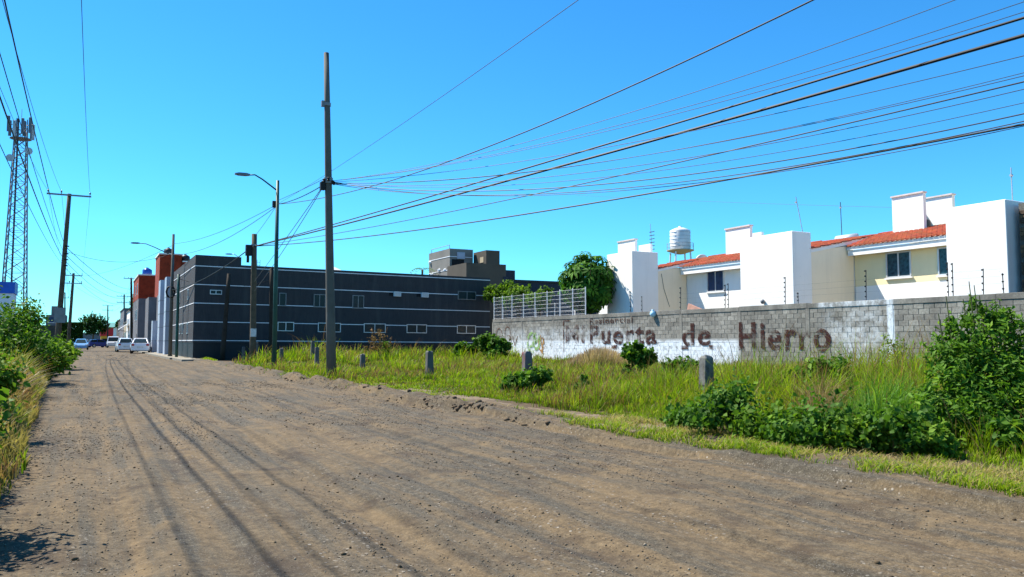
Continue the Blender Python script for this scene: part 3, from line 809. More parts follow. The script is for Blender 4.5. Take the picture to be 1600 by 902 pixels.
def text_on_wall(name, txt, px0, px1, zb, zt, mat, bold=0.02, capref='H', shear=0.0):
    """lettering laid flat on the wall between two picture columns"""
    cu = bpy.data.curves.new(name, 'FONT'); cu.body = txt; cu.offset = bold; cu.size = 1.0; cu.resolution_u = 6; cu.space_character = 1.15
    to = bpy.data.objects.new(name, cu); COL.objects.link(to)
    dg = bpy.context.evaluated_depsgraph_get(); dg.update()
    me = bpy.data.meshes.new_from_object(to.evaluated_get(dg))
    bpy.data.objects.remove(to); bpy.data.curves.remove(cu)
    n = len(me.vertices); c = np.empty(n * 3, np.float32); me.vertices.foreach_get('co', c); c = c.reshape(-1, 3)
    y0, y1 = onX(px0, 530, WALLX).y, onX(px1, 530, WALLX).y
    x = (c[:, 0] - c[:, 0].min()) / (c[:, 0].max() - c[:, 0].min())
    zc = c[:, 1] - min(0, c[:, 1].min()); zc = zc / zc.max()
    out = np.empty_like(c)
    out[:, 0] = WALLX - 0.024; out[:, 1] = y0 + (y1 - y0) * x; out[:, 2] = zb + (zt - zb) * zc
    out[:, 1] += .07 * (fbm(out[:, 1] * 2.5, out[:, 2] * 2.5, 201, 2) - .5) + .03 * (vnoise(out[:, 1] * 14, out[:, 2] * 14, 202) - .5)
    out[:, 2] += .09 * (fbm(out[:, 1] * 2.0, out[:, 2] * 1.2, 203, 2) - .5) + .03 * (vnoise(out[:, 1] * 14, out[:, 2] * 14, 204) - .5)
    out -= np.array(_root(wl), np.float32)
    me.vertices.foreach_set('co', out.ravel()); me.name = name; me.update()
    return tag(link(name, me, M[mat], wl), 'maroon hand painted word ' + txt)
text_on_wall('lettering', 'Hierro', 1155, 1299, 0.82, 2.0, 'sign_paint', 0.028)
text_on_wall('lettering', 'de', 1066, 1111, 0.98, 2.02, 'sign_mid', 0.022)
text_on_wall('lettering', 'Puerta', 922, 1026, 1.02, 2.08, 'sign_mid', 0.025)
text_on_wall('lettering', 'Mi', 884, 914, 1.05, 2.12, 'sign_faint', 0.03)
text_on_wall('lettering', 'Residencial', 922, 989, 2.14, 2.45, 'sign_paint', 0.02)
def wall_mark(name, strips, mat, label):
    m = MB()
    for y0, y1, z0, z1 in strips: m.box(WALLX - 0.024, WALLX - 0.021, y0, y1, z0, z1)
    return tag(m.build(name, mat, wl), label)
yb = onX(882, 530, WALLX).y
wall_mark('painted_bracket', [(yb, yb + .13, 0.55, 2.42), (yb - .7, yb, 2.32, 2.42)], 'sign_faint', 'faded maroon painted bracket before the first word')
wall_mark('painted_remains', [(yb - 3.2, yb - 2.95, 0.75, 1.0), (26.2, 26.6, 0.85, 1.02), (28.0, 28.5, 0.82, 1.0), (31.4, 31.9, .85, 1.02), (33.5, 34.0, .8, 1.0)], 'sign_faint', 'faint maroon paint remains below the lettering')
def graffiti(px, py, pts, mat, label, w=0.05):
    c = onX(px, py, WALLX); m = MB()
    for st in pts:
        P = [Vector((WALLX - 0.022, c.y - a, c.z + b)) for a, b in st]
        for p, q in zip(P, P[1:]):
            d = (q - p).normalized(); s = Vector((0, -d.z, d.y)) * w
            m.add([p - s - d * w * .5, p + s - d * w * .5, q + s + d * w * .5, q - s + d * w * .5], [(0, 1, 2, 3)])
            m.v = m.v
    for i in range(0, len(m.v), 4):
        for k in range(4): m.v[i + k] = (m.v[i + k][0] - 0.0004 * (i // 4 % 5), m.v[i + k][1], m.v[i + k][2])
    return tag(m.build('graffiti', mat, wl), label)
circ = lambda cx, cy, r, a0, a1, n=10: [(cx + r * math.cos(R(a0 + (a1 - a0) * k / n)), cy + r * 1.2 * math.sin(R(a0 + (a1 - a0) * k / n))) for k in range(n + 1)]
graffiti(790, 528, [circ(-0.9, .1, .45, 20, 340), circ(.3, .25, .4, -60, 250), circ(.45, -.25, .35, 90, -160), [(1.0, .1), (1.3, -.5), (1.7, .1)]], 'graf_brown', 'brown sprayed scribble at the far end of the wall', .03)
graffiti(836, 536, [circ(-0.4, 0, .5, 0, 300), circ(.2, .1, .4, 100, 400), [(-.6, -.3), (.6, .3)]], 'graf_green', 'pale green sprayed patch low on the wall', .1)
graffiti(846, 540, [circ(0, .1, .35, 0, 330), [(-.1, .6), (.2, -.6)], [(.3, .4), (0, -.5)]], 'graf_orange', 'orange sprayed squiggle low on the wall', .05)

# steel mesh fence on the far end of the wall
FX = WALLX + 0.09
fpx = [769, 785, 800, 818, 836, 855, 875, 895, 915]
fy = [onX(p_, 490, FX).y for p_ in fpx]; fy[0] = 47.85
fc = thing('mesh_fence', 'white steel mesh fence standing on the far end of the block wall', 'fence', (FX, 42, 2.65))
for yy in fy: MB().bbox(FX - .025, FX + .025, yy - .025, yy + .025, 2.60, 4.22, .006).build('post', 'white_paint', fc)
for a, b in zip(fy[1:], fy[:-1]):
    m = MB()
    for k in range(7): m.tube([(FX - .035, a + .03, 2.72 + k * .235), (FX - .035, b - .03, 2.72 + k * .235)], .0065, 4)
    nv = int((b - a) / 0.11)
    for k in range(nv + 1):
        yy = a + .05 + (b - a - .1) * k / nv
        m.tube([(FX - .05, yy, 2.70), (FX - .05, yy, 4.16)], .0035, 3)
    m.build('mesh_panel', 'white_paint', fc)
f2 = thing('mesh_fence', 'lower white mesh fence behind the fence on the wall', 'fence', (27.5, 45, 2.0))
for k, yy in enumerate((52.5, 50.0, 47.5, 45.0, 42.5, 40.0)): MB().box(27.47, 27.53, yy - .03, yy + .03, 0.0, 3.75).build('post', 'white_paint', f2)
for k in range(5):
    m = MB()
    for j in range(6): m.tube([(27.46, 40.03 + k * 2.5, 2.3 + j * .27), (27.46, 42.47 + k * 2.5, 2.3 + j * .27)], .006, 4)
    m.build('mesh_panel', 'white_paint', f2)

# electric-fence stanchions on the coping
EF = [(985, 455, 3), (1003, 463, 2), (1063, 449, 0), (1132.5, 445, 0), (1137.5, 443, 1), (1226, 433, 0), (1247, 457, 2), (1352, 422, 0), (1480, 410, 1), (1487.5, 411, 1), (1535, 420, 0), (1567, 427, 2)]
desc = ['nearest the leafy tree', 'short, below the far tower edge', 'before the far cream wall', 'of the blue window pair, left', 'of the blue window pair, right', 'before the middle tower', 'short, beside the middle tower', 'before the yellow house corner', 'of the big tower pair, left', 'of the big tower pair, right', 'alone before the big tower', 'by the big tower outer edge']
for (px, py, k), ds in zip(EF, desc):
    p = onX(px, py, FX)
    t = thing('electric_fence_post', 'black electric fence post with insulators ' + ds, 'fence post', (FX, p.y, 2.64), 'electric fence posts on the block wall')
    MB().tube([(FX, p.y, 2.60), (FX + .01, p.y + .02 * (k - 1), p.z)], .016, 6).build('rod', 'cable_grey', t)
    ni = max(3, int((p.z - 2.7) / 0.17))
    for i in range(ni):
        z = 2.78 + (p.z - 2.82) * i / (ni - 1)
        MB().lathe((FX - .02, p.y, z), [(.018, -.025), (.034, -.01), (.034, .012), (.018, .025)], 8).build('insulator', 'rubber', t)
for i in range(3):
    pts = [onX(px, py, FX) for px, py, _ in EF if py < 452]
    z = 2.95 + i * .22
    m = MB(); m.tube([(FX - .04, q.y, z) for q in pts], .0018, 3)
    tag(m.build('electric_fence_wire', 'cable_grey'), ['lowest', 'middle', 'top'][i] + ' thin electric fence wire strung along the block wall', 'wire', 'electric fence wires')
p = onX(1022, 489, WALLX - .02)
bg = MB(); bg.lathe((p.x - .07, p.y, p.z - .22), [(.02, 0), (.13, .05), (.17, .16), (.13, .27), (.06, .33), (.08, .38)], 9)
tag(bg.build('plastic_bag', plain('pale_blue_plastic', (0.42, 0.66, 0.78), 0.35, 0.3, 20, 0.3, 30), smooth_=True), 'pale blue plastic bag hanging on the wall above the lettering', 'bag')
p = onX(1086, 482, WALLX + .1)
tag(MB().prism([(p.y - .45, 2.65), (p.y + .5, 2.65), (p.y + .42, 2.93), (p.y + .3, 2.9)], 0, WALLX + .05, WALLX + .12).build('broken_tile', 'terracotta_trim'), 'broken terracotta slab leaning on top of the block wall', 'tile')

# ------------------------------------------------------------------ houses behind the wall
def tile_roof(parent, x0, z0, x1, z1, y0, y1, name='roof'):
    """sloping roof slab with rows of barrel tiles"""
    th = 0.14
    rf = MB().prism([(x0, z0 - th), (x1, z1 - th), (x1, z1), (x0, z0)], 1, y0, y1).build(name, 'off_white', parent)
    m = MB(); n = int((y1 - y0) / 0.235); st = (y1 - y0) / n
    rows = 7; Ls = (x1 - x0) / rows; sl = (z1 - z0) / (x1 - x0)
    prof = [(-.115, .0), (-.085, .055), (-.03, .085), (.03, .085), (.085, .055), (.115, .0)]
    for i in range(n):
        yc = y0 + (i + .5) * st
        for r_ in range(rows):
            xa, xb = x0 - .06 + r_ * Ls, x0 - .06 + (r_ + 1) * Ls + .05
            za, zb = z0 + (xa - x0) * sl + .055, z0 + (xb - x0) * sl + .012
            j = random.uniform(-.006, .006)
            vs = [(xa, yc + a, za + b + j) for a, b in prof] + [(xb, yc + a * .85, zb + b * .9) for a, b in prof]
            fs = [(k, k + 1, k + 7, k + 6) for k in range(5)] + [(5, 4, 3, 2, 1, 0)]
            m.add(vs, fs)
    o = m.build('roof_tiles', 'tile', rf); o['kind'] = 'stuff'
    return rf
def house_window(parent, x, px0, py0, px1, py1, glass, panes=2, frame='alu'):
    a, b = onX(px0, py1, x), onX(px1, py0, x)
    ya, yb_, z0, z1 = b.y, a.y, a.z, b.z
    w = 0.06
    wd = MB().box(x - .008, x, ya + w, yb_ - w, z0 + w, z1 - w).build('window', 'dark_hole', parent)
    MB().box(x - .06, x, ya, yb_, z0, z0 + w).box(x - .06, x, ya, yb_, z1 - w, z1).box(x - .06, x, ya, ya + w, z0 + w, z1 - w).box(x - .06, x, yb_ - w, yb_, z0 + w, z1 - w).build('frame', frame, wd)
    st = (yb_ - ya - 2 * w) / panes
    for k in range(panes):
        MB().box(x - .035, x - .018, ya + w + k * st + .015, ya + w + (k + 1) * st - .015, z0 + w + .01, z1 - w - .01).build('pane', glass, wd)
    for k in range(1, panes):
        MB().box(x - .055, x - .008, ya + w + k * st - .03, ya + w + k * st + .03, z0 + w, z1 - w).build('mullion', frame, wd)
    MB().box(x - .1, x, ya - .06, yb_ + .06, z0 - .07, z0 - .003).build('sill', 'off_white', wd)
HX, TX = 32.1, 28.0
# nearest unit
hb = thing('house', 'pale yellow house with red tile eave and teal window behind the wall', 'house', (HX, 18, 0))
MB().box(HX, 41, 13.2, 25.06, 0, 5.45).build('wall', 'house_yellow', hb)
MB().box(HX - .012, HX, 13.3, 25.05, 0, 3.78).build('lower_wall', 'house_white', hb)
tile_roof(hb, 31.55, 5.62, 34.2, 6.45, 15.0, 25.05)
MB().box(31.60, 31.68, 15.0, 25.04, 5.22, 5.47).build('fascia', 'house_white', hb)
MB().box(31.68, 32.09, 15.0, 25.04, 5.38, 5.45).build('soffit', 'house_white', hb)
house_window(hb, HX, 1386, 391.5, 1423.5, 435, 'teal_glass')
house_window(hb, HX, 1467, 384, 1497, 431, 'teal_glass')
yt0, yt1 = onX(1571, 312, TX).y, onX(1476.5, 326, TX).y
MB().bbox(TX, HX - .0, yt0, yt1, 0, 6.14, 0.02).build('stair_tower', 'house_white', hb)
ya, yb2 = onX(1443, 330, 33.5).y, onX(1394, 330, 33.5).y
en = MB().box(33.5, 33.7, ya, yb2, 5.9, 8.0).box(35.2, 35.4, ya - .3, yb2, 5.9, 8.0).box(33.72, 35.18, yb2 - .2, yb2, 5.9, 7.9).build('tank_enclosure', 'house_white', hb)
MB().box(33.44, 33.76, ya - .03, yb2 + .04, 8.0, 8.07).box(35.14, 35.46, ya - .33, yb2 + .04, 8.0, 8.07).build('capping', 'cap_trim', en)
MB().lathe((34.45, (ya + yb2) / 2 + .1, 6.1), [(.5, 0), (.52, .6), (.5, .75), (.2, .9)], 14).build('water_tank', 'tank_black', en, True)
# middle unit
ha = thing('house', 'white house with red tile eave, small blue window and blank middle tower', 'house', (HX, 31, 0))
MB().box(HX, 41, 25.1, 37.0, 0, 5.45).build('wall', 'house_white', ha)
MB().prism([(29.2, 0), (HX - .003, 0), (HX - .003, 5.78), (29.2, 5.32)], 1, 25.12, 28.4).build('side_wing', 'house_cream', ha)
tile_roof(ha, 29.15, 5.40, 34.2, 6.4, 25.08, 28.6)
tile_roof(ha, 31.55, 5.64, 34.2, 6.47, 28.62, 37.0, 'eave_roof')
MB().box(31.60, 31.68, 28.62, 37.0, 5.22, 5.49).build('fascia', 'house_white', ha)
house_window(ha, HX, 1106, 421.5, 1131.5, 457, 'blue_glass')
MB().bbox(TX, 29.2, 25.1, 28.4, 0, 6.2, 0.02).build('stair_tower', 'house_white', ha)
ya, yb2 = onX(1171, 330, 33.5).y, onX(1133, 330, 33.5).y
en = MB().box(33.5, 33.7, ya, yb2, 5.9, 7.85).build('tank_enclosure', 'house_white', ha)
yc_, yd_ = onX(1190, 390, 35.4).y, onX(1173, 390, 35.4).y
MB().box(35.4, 35.6, yc_, yd_, 5.9, 7.75).build('tank_wall', 'house_white', ha)
MB().box(33.44, 33.76, ya - .03, yb2 + .04, 7.85, 7.93).build('capping', 'cap_trim', en)
# far unit
hc = thing('house', 'white house with far tower beside the leafy tree behind the wall', 'house', (HX, 42, 0))
MB().box(HX, 41, 37.05, 46.5, 0, 5.45).build('wall', 'house_white', hc)
MB().prism([(29.9, 0), (HX - .003, 0), (HX - .003, 5.74), (29.9, 5.38)], 1, 37.06, 39.7).build('side_wing', 'house_cream', hc)
tile_roof(hc, 29.8, 5.46, 34.2, 6.4, 37.03, 39.9)
yt1 = onX(948, 396, TX).y
MB().bbox(TX, 29.9, 37.04, yt1, 0, 6.5, 0.02).build('stair_tower', 'house_white', hc)
ya, yb2 = onX(992, 390, 33.5).y, onX(965.5, 390, 33.5).y
en = MB().box(33.5, 33.7, ya, yb2, 5.9, 8.3).build('tank_enclosure', 'house_white', hc)
yc_, yd_ = onX(1016, 390, 35.4).y, onX(998, 390, 35.4).y
MB().box(35.4, 35.6, yc_, yd_, 5.9, 8.200000000000001).build('tank_wall', 'house_white', hc)
MB().box(33.44, 33.76, ya - .03, yb2 + .04, 8.3, 8.38).build('capping', 'cap_trim', en)
q = onX(1194, 472, TX)
MB().lathe((TX - .1, q.y, q.z - .1), [(.03, 0), (.09, .05), (.1, .16), (.05, .22)], 10).build('wall_lamp', 'grey_metal', ha, True)
q0, q1, q2 = onY(1033, 428, 37.06), onY(1037, 452, 37.06), onY(1046, 480, 37.06)
MB().tube([(q0.x, 37.03, q0.z), (q1.x, 37.03, q1.z), (q2.x, 37.03, q2.z)], .012, 5).build('cable', 'cable_grey', hc)
# solar water heater, dish, masts
p = onX(1322, 375, 34.2)
sh = thing('solar_water_heater', 'silver solar water heater drum on the tile roof', 'water heater', (34.2, p.y, 6.1))
MB().tube([(34.2, p.y - .65, p.z + .05), (34.2, p.y + .55, p.z + .05)], .22, 14).build('drum', 'alu', sh, True)
MB().prism([(33.2, 5.95), (33.28, 5.9), (34.2, p.z - .1), (34.12, p.z - .05)], 1, p.y - .6, p.y + .5).build('collector', 'blue_glass', sh)
for yy in (-.5, .4): MB().tube([(34.3, p.y + yy, 5.9), (34.3, p.y + yy, p.z - .1)], .03, 6).build('leg', 'galv', sh)
p = onX(1097, 404, 34.0)
dz = thing('satellite_dish', 'grey satellite dish on the roof beside the tile eave', 'dish', (34, p.y, 5.9))
MB().lathe((0, 0, 0), [(.02, 0), (.22, .04), (.38, .13), (.40, .15), (.36, .14)], 16).build('reflector', 'grey_metal', dz, True, local=True)
dz.children[0].rotation_euler = (R(70), 0, R(-60)); dz.children[0].location = (0, 0, .35)
MB().tube([(0, 0, -.2), (0, 0, .35)], .025, 6).build('mast', 'galv', dz, local=True)
for (px, py0, py1, x, lab) in ((1243.5, 308, 380, 34, 'tall thin leaning lattice mast behind the middle white tower'), (1313, 316, 380, 36, 'thin dark roof antenna rod above the solar water heater'),
                               (1579.5, 262, 320, 30.5, 'thin white antenna rod on the big white tower'), (1016, 350, 395, 36.3, 'antenna rod with stacked elements on the far house')):
    a, b = onX(px, py0, x), onX(px + (14 if px < 1300 and px > 1200 else 3), py1, x)
    t = thing('antenna_mast', lab, 'antenna', (b.x, b.y, 5.5), 'roof antennas')
    MB().tube([(b.x, b.y, 5.5), (b.x, b.y, b.z), (a.x, a.y, a.z)], .022, 6).build('rod', 'galv' if px != 1313 else 'cable_grey', t)
    if px == 1016:
        for k in range(6):
            zz = b.z + (a.z - b.z) * (.1 + .12 * k)
            MB().box(b.x - .02, b.x + .02, b.y - .28, b.y + .28, zz, zz + .05).build('element', 'cable_grey', t)
    else:
        MB().tube([(a.x - .05, a.y, a.z - .3), (a.x + .05, a.y, a.z - .3)], .05, 6).build('bracket', 'galv', t)
# rough brick building at the picture's edge
bk = thing('brick_building', 'rough brown brick building at the picture edge beyond the white tower', 'building', (28.6, 11, 0))
p = onX(1590, 318, 28.4)
def brick_mat():
    t = NT('rough_brick'); v = t.pos()
    c = t.ramp(t.noise(v, 7, 5, 0.7), [(0.3, (0.06, 0.035, 0.02)), (0.5, (0.17, 0.095, 0.05)), (0.75, (0.27, 0.16, 0.085))])
    t.color(c); t.rough(0.95); t.bump(t.noise(v, 12, 5, 0.7), 0.9, 0.05); return t.m
M['brick'] = brick_mat(); M['brick_b'] = plain('brick_dark', (0.09, 0.06, 0.04), .95, .5, 9, .6, 20)
MB().box(28.45, 36, 3, p.y, 0, p.z).build('wall', 'mortar', bk)
rs = MB()
zz = 2.3; r_ = 0
while zz < p.z - .1:
    yy = p.y - .02
    if r_ % 4 != 3:
        while yy > p.y - 1.9:
            L_ = random.uniform(.22, .30)
            bo = MB().bbox(28.36 + random.uniform(0, .05), 28.46, yy - L_, yy - .02, zz, zz + .13, .012).build('brick', random.choice(['brick', 'brick', 'brick_b']), bk)
            yy -= L_
    zz += .15; r_ += 1

# elevated water tank far behind
d = 84; p = at(1063, 391, d)
wt_ = thing('water_tower', 'white elevated water tank with railed platform on legs behind the roofs', 'water tower', (p.x, p.y, 0))
MB().lathe((p.x, p.y, p.z), [(1.08, 0), (1.1, .1), (1.1, 2.05), (1.06, 2.12), (.5, 2.38), (.18, 2.42), (.18, 2.55), (.05, 2.6)], 24).build('tank', 'tank_white', wt_, True)
tk = wt_.children[0]
for k in range(5): MB().lathe((p.x, p.y, p.z + .35 + k * .38), [(1.1, -.02), (1.13, 0), (1.1, .02)], 24).build('hoop', 'galv', tk, True)
MB().lathe((p.x, p.y, p.z - .45), [(.35, 0), (1.35, .32), (1.45, .36), (1.45, .44), (1.1, .45)], 24).build('platform', 'tan_wall', wt_)
for k in range(12):
    a = R(30 * k); MB().tube([(p.x + 1.42 * math.cos(a), p.y + 1.42 * math.sin(a), p.z), (p.x + 1.42 * math.cos(a), p.y + 1.42 * math.sin(a), p.z + .7)], .02, 5).build('railing_post', 'galv', wt_)
for zz in (.38, .7): MB().tube([(p.x + 1.42 * math.cos(R(15 * k)), p.y + 1.42 * math.sin(R(15 * k)), p.z + zz) for k in range(25)], .018, 5).build('rail', 'galv', wt_)
for k in range(4):
    a = R(90 * k + 25); MB().tube([(p.x + 1.9 * math.cos(a), p.y + 1.9 * math.sin(a), 0), (p.x + 1.15 * math.cos(a), p.y + 1.15 * math.sin(a), p.z - .25)], .09, 8).build('leg', 'tank_white', wt_)

# ------------------------------------------------------------------ grey blocks behind the striped building
bh = thing('background_building', 'grey boxy rooftop rooms rising behind the striped building', 'building', (30, 63, 0))
MB().box(28.3, 30.6, 64.3, 69.2, 0, 9.5).build('roof_room', 'warm_grey', bh)
MB().box(30.8, 32.15, 62, 64.6, 0, 9.25).build('stair_tower', 'brown_grey', bh)
MB().box(27.1, 30.78, 58.2, 62.1, 0, 7.62).build('lower_block', 'brown_grey', bh)
MB().box(27.6, 28.28, 62.2, 64.8, 0, 7.3).build('service_block', 'warm_grey', bh)
MB().box(30.8, 32.9, 60.5, 61.9, 0, 7.4).build('side_block', 'navy_grey', bh)
rr = bh.children[0]
for zc in (8.75, 7.55): MB().box(28.27, 28.3, 64.3, 69.2, zc, zc + .06).box(28.27, 30.6, 64.27, 64.3, zc, zc + .06).build('stripe', 'white_paint', rr)
wd = MB().box(29.0, 29.75, 64.2, 64.3, 8.6, 9.2).build('window', 'panel_blue', rr)
MB().box(28.5, 29.7, 64.28, 64.3, 7.85, 8.55).build('opening', 'dark_hole', rr)
wd = MB().box(30.77, 30.8, 62.5, 63.2, 8.2, 8.7).build('window', 'tan_wall', bh)
for yy, zz in ((65.3, 7.6), (66.6, 7.7), (68.3, 7.4), (66.6, 6.8), (68.8, 8.6)): MB().lathe((28.28, yy, zz), [(.02, -.16), (.18, -.08), (.18, .08), (.02, .16)], 10).build('wall_lamp', 'white_paint', rr)
MB().tube([(28.4, 64.6, 9.5), (28.4, 64.6, 9.85), (28.4, 68.8, 9.85), (28.4, 68.8, 9.5)], .03, 6).build('roof_rail', 'galv', rr)
MB().box(30.5, 30.9, 58.15, 58.2, 5.0, 6.6).build('door', 'navy_grey', bh.children[2])
lb = thing('low_building', 'long dark blue grey building top line beyond the mesh fence', 'building', (38, 68, 0))
MB().box(33.2, 47, 64.5, 74, 0, 6.75).build('wall', 'navy_grey', lb)
MB().box(33.1, 47.1, 64.4, 74.1, 6.75, 6.95).build('coping', 'facade_base', lb)

# ------------------------------------------------------------------ buildings further down the street, right side
pb = thing('garage_building', 'pale panel clad street front with projecting fins beside the grey building', 'building', (5.9, 77, 0))
MB().box(6.3, 14, 69.65, 92, 0, 6.0).build('wall', 'grey_render', pb)
for y0, y1, zt in ((70.3, 72.0, 6.5), (76.5, 78.5, 6.65), (85, 86.5, 3.2)):
    fn = MB().box(5.5, 6.29, y0, y1, 0.1, zt).build('fin', 'panel_blue', pb)
    for k in range(1, int(zt / 1.2)): MB().box(5.488, 6.3, y0 - .008, y1, k * 1.2, k * 1.2 + .04).build('panel_joint', 'grey_metal', fn)
MB().box(6.26, 6.3, 72.4, 76.2, .1, 3.2).build('gate', 'panel_blue', pb)
MB().box(6.26, 6.3, 79, 84.6, .1, 3.0).build('gate', 'panel_blue', pb)

def far_house(label, x0, x1, y0, y1, H, mat, name='house', upper=None, wins=(), door=True, roofm='concrete', cat='house', side=-1):
    t = thing(name, label, cat, ((x0 + x1) / 2, (y0 + y1) / 2, 0))
    h0 = upper[0] if upper else H
    MB().box(x0, x1, y0, y1, -.2, h0).build('wall', mat, t)
    if upper: MB().box(x0 - .02, x1, y0 - .02, y1, h0, H).build('upper_wall', upper[1], t)
    MB().box(x0 - .12, x1 + .12, y0 - .12, y1 + .12, H, H + .15).build('roof_slab', roofm, t)
    xf = x0 if side < 0 else x1
    s = -1 if side < 0 else 1
    for k, (yy, zz, w, h) in enumerate(wins):
        wd = MB().box(xf, xf + s * .012 if s > 0 else xf - .032, yy, yy + w, zz, zz + h).build('window', 'dark_glass', t)
        a, b = (xf - .06, xf) if s < 0 else (xf, xf + .06)
        MB().box(a, b, yy - .06, yy, zz, zz + h).box(a, b, yy + w, yy + w + .06, zz, zz + h).box(a, b, yy - .06, yy + w + .06, zz + h, zz + h + .06).box(a, b, yy - .06, yy + w + .06, zz - .06, zz).build('frame', 'white_paint', wd)
    if door:
        dd = MB().box(xf - .03 if s < 0 else xf, xf if s < 0 else xf + .03, y0 + 1.0, y0 + 2.0, 0, 2.1).build('door', 'dark_hole', t)
    return t
rh = far_house('three storey house with red upper floors and bare grey ground floors', 5.5, 13, 112, 126, 9.7, 'grey_render', upper=(6.7, 'red_wall'), wins=((114, 4, 1.2, 1.3), (118, 4, 1.2, 1.3), (114, 7.4, 1.2, 1.3), (119, 7.4, 1.2, 1.3)), roofm='off_white')
MB().box(7.2, 7.9, 111.95, 111.98, 2.2, 5.6).build('downpipe', 'facade_base', rh)
rt = thing('red_tower_house', 'tall red walled house tower with white roof slab and black tanks', 'house', (8.5, 103, 0))
MB().box(7.0, 9.35, 99.5, 106, 6.3, 11.3).build('tower', 'red_wall', rt)
MB().box(7.02, 9.33, 99.52, 106, 0, 6.3).build('ground_floor', 'grey_render', rt)
MB().box(9.37, 10.3, 99.6, 106, 0, 10.5).build('side_block', 'red_wall', rt)
MB().box(6.0, 6.98, 100.2, 106, 0, 6.3).build('lower_block', 'grey_render', rt)
MB().box(6.9, 9.45, 99.4, 106.1, 11.3, 11.45).build('roof_slab', 'off_white', rt)
MB().box(9.46, 10.4, 99.5, 106.1, 10.5, 10.65).build('roof_slab', 'off_white', rt)
def roof_tank(c, lab, mat='tank_black', r=.5, h=.9):
    t = thing('roof_water_tank', lab, 'water tank', c, 'roof water tanks')
    MB().lathe(c, [(r, 0), (r * 1.04, h * .3), (r, h * .75), (r * .45, h * .93)], 14).build('body', mat, t, True)
    MB().lathe((c[0], c[1], c[2] + h * .931), [(r * .3, 0), (r * .3, h * .1), (r * .1, h * .12)], 10).build('lid', mat, t)
roof_tank((8.1, 102, 11.452), 'black water tank on top of the red tower')
roof_tank((9.9, 101, 10.652), 'black water tank on the lower step of the red tower')
roof_tank((6.6, 115, 9.852), 'dark blue water tank on the red upper storey roof', 'car_blue', .6, 1.1)
far_house('small white two storey shop with awning beyond the red house', 5.2, 12, 127, 138, 5.6, 'off_white', wins=((129, 3.3, 1.5, 1.2), (133, 3.3, 1.5, 1.2)))
aw = thing('shop_awning', 'small white awning over the pavement beyond the red house', 'awning', (5.2, 130, 3))
MB().prism([(3.9, 2.9), (5.07, 3.7), (5.07, 3.78), (3.9, 2.98)], 1, 128, 134).build('canvas', 'white_paint', aw)
for yy in (128.1, 133.9): MB().tube([(3.95, yy, 2.9), (5.07, yy, 2.5)], .03, 5).build('strut', 'grey_metal', aw)
far_house('tan single storey shop front by the parked cars', 5.3, 12, 139, 152, 4.2, 'tan_wall', wins=((142, 1.2, 2.2, 1.4), (147, 1.2, 2.2, 1.4)))
far_house('grey house beyond the tan shop front', 5.3, 13, 153, 172, 6.8, 'grey_render', wins=((156, 4.0, 1.6, 1.2), (161, 4.0, 1.6, 1.2), (166, 4, 1.6, 1.2)))
far_house('brown far house near the street end', 5.5, 14, 174, 200, 5.5, 'brown_grey', wins=((178, 3, 1.6, 1.2), (185, 3, 1.6, 1.2)))
# street end
d = 260; a, b = at(158, 512, d), at(176, 525, d)
rs_ = thing('red_shop', 'small red and yellow shop front closing the street', 'shop', ((a.x + b.x) / 2, a.y, 0))
MB().box(a.x, b.x, a.y, a.y + 6, 0, 2.9).build('wall', 'yellow_paint', rs_)
MB().box(a.x - .2, b.x + .2, a.y - .5, a.y + 6, 2.9, a.z).build('sign_band', 'red_paint', rs_)
MB().box(a.x + .5, b.x - .5, a.y - .02, a.y, 0, 2.0).build('opening', 'dark_hole', rs_)
d = 330; a, b = at(156, 503, d), at(188, 530, d)
gw = thing('warehouse', 'distant warehouse with green metal roof at the street end', 'warehouse', ((a.x + b.x) / 2, a.y, 0))
MB().box(a.x, b.x, a.y, a.y + 20, 0, a.z - 2.2).build('wall', 'off_white', gw)
MB().prism([(a.y - 1, a.z - 2.2), (a.y + 21, a.z - 2.2), (a.y + 10, a.z)], 0, a.x - 1, b.x + 1).build('roof', 'green_roof', gw)
d = 300; a, b = at(118, 520, d), at(158, 535, d)
gw = thing('boundary_wall', 'low pale grey wall closing the street behind the far cars', 'wall', ((a.x + b.x) / 2, a.y, 0))
MB().box(a.x, b.x, a.y, a.y + .3, -.2, a.z - .12).build('panel', 'grey_render', gw)
MB().box(a.x, b.x, a.y - .1, a.y + .4, a.z - .12, a.z).build('coping', 'off_white', gw)

# left side far: houses, blue sign, hedge
d = 150; a, b = at(72, 492, d), at(102, 530, d)
lh = thing('house', 'pale grey stepped house behind the leaning utility pole', 'house', ((a.x + b.x) / 2, a.y, 0))
MB().box(a.x, b.x, a.y, a.y + 9, 0, a.z).build('wall', 'grey_render', lh)
c0, c1 = at(80, 478, d), at(97, 490, d)
MB().box(c0.x, c1.x, a.y + 1, a.y + 6, a.z, c0.z).build('upper_wall', 'warm_grey', lh)
for k in range(3):
    q = at(76 + 9 * k, 499, d); wd = MB().box(q.x, q.x + .8, a.y - .02, a.y, q.z - .6, q.z + .4).build('window', 'blue_glass', lh)
    MB().box(q.x - .08, q.x + .88, a.y - .06, a.y, q.z - .7, q.z - .6).build('sill', 'off_white', wd)
d = 130; a, b = at(40, 508, d), at(98, 525, d)
lw = thing('boundary_wall', 'low dark wall behind the roadside weeds', 'wall', ((a.x + b.x) / 2, a.y, 0))
MB().box(a.x, b.x, a.y, a.y + .3, -.2, a.z - .15).build('panel', 'brown_grey', lw)
MB().box(a.x, b.x, a.y - .06, a.y + .36, a.z - .15, a.z).build('coping', 'concrete', lw)
d = 85; a, b = at(-12, 440, d), at(20, 458, d)
bs = thing('kiosk', 'pale kiosk with bright blue roof band below the telecom mast', 'kiosk', ((a.x + b.x) / 2, a.y, 0))
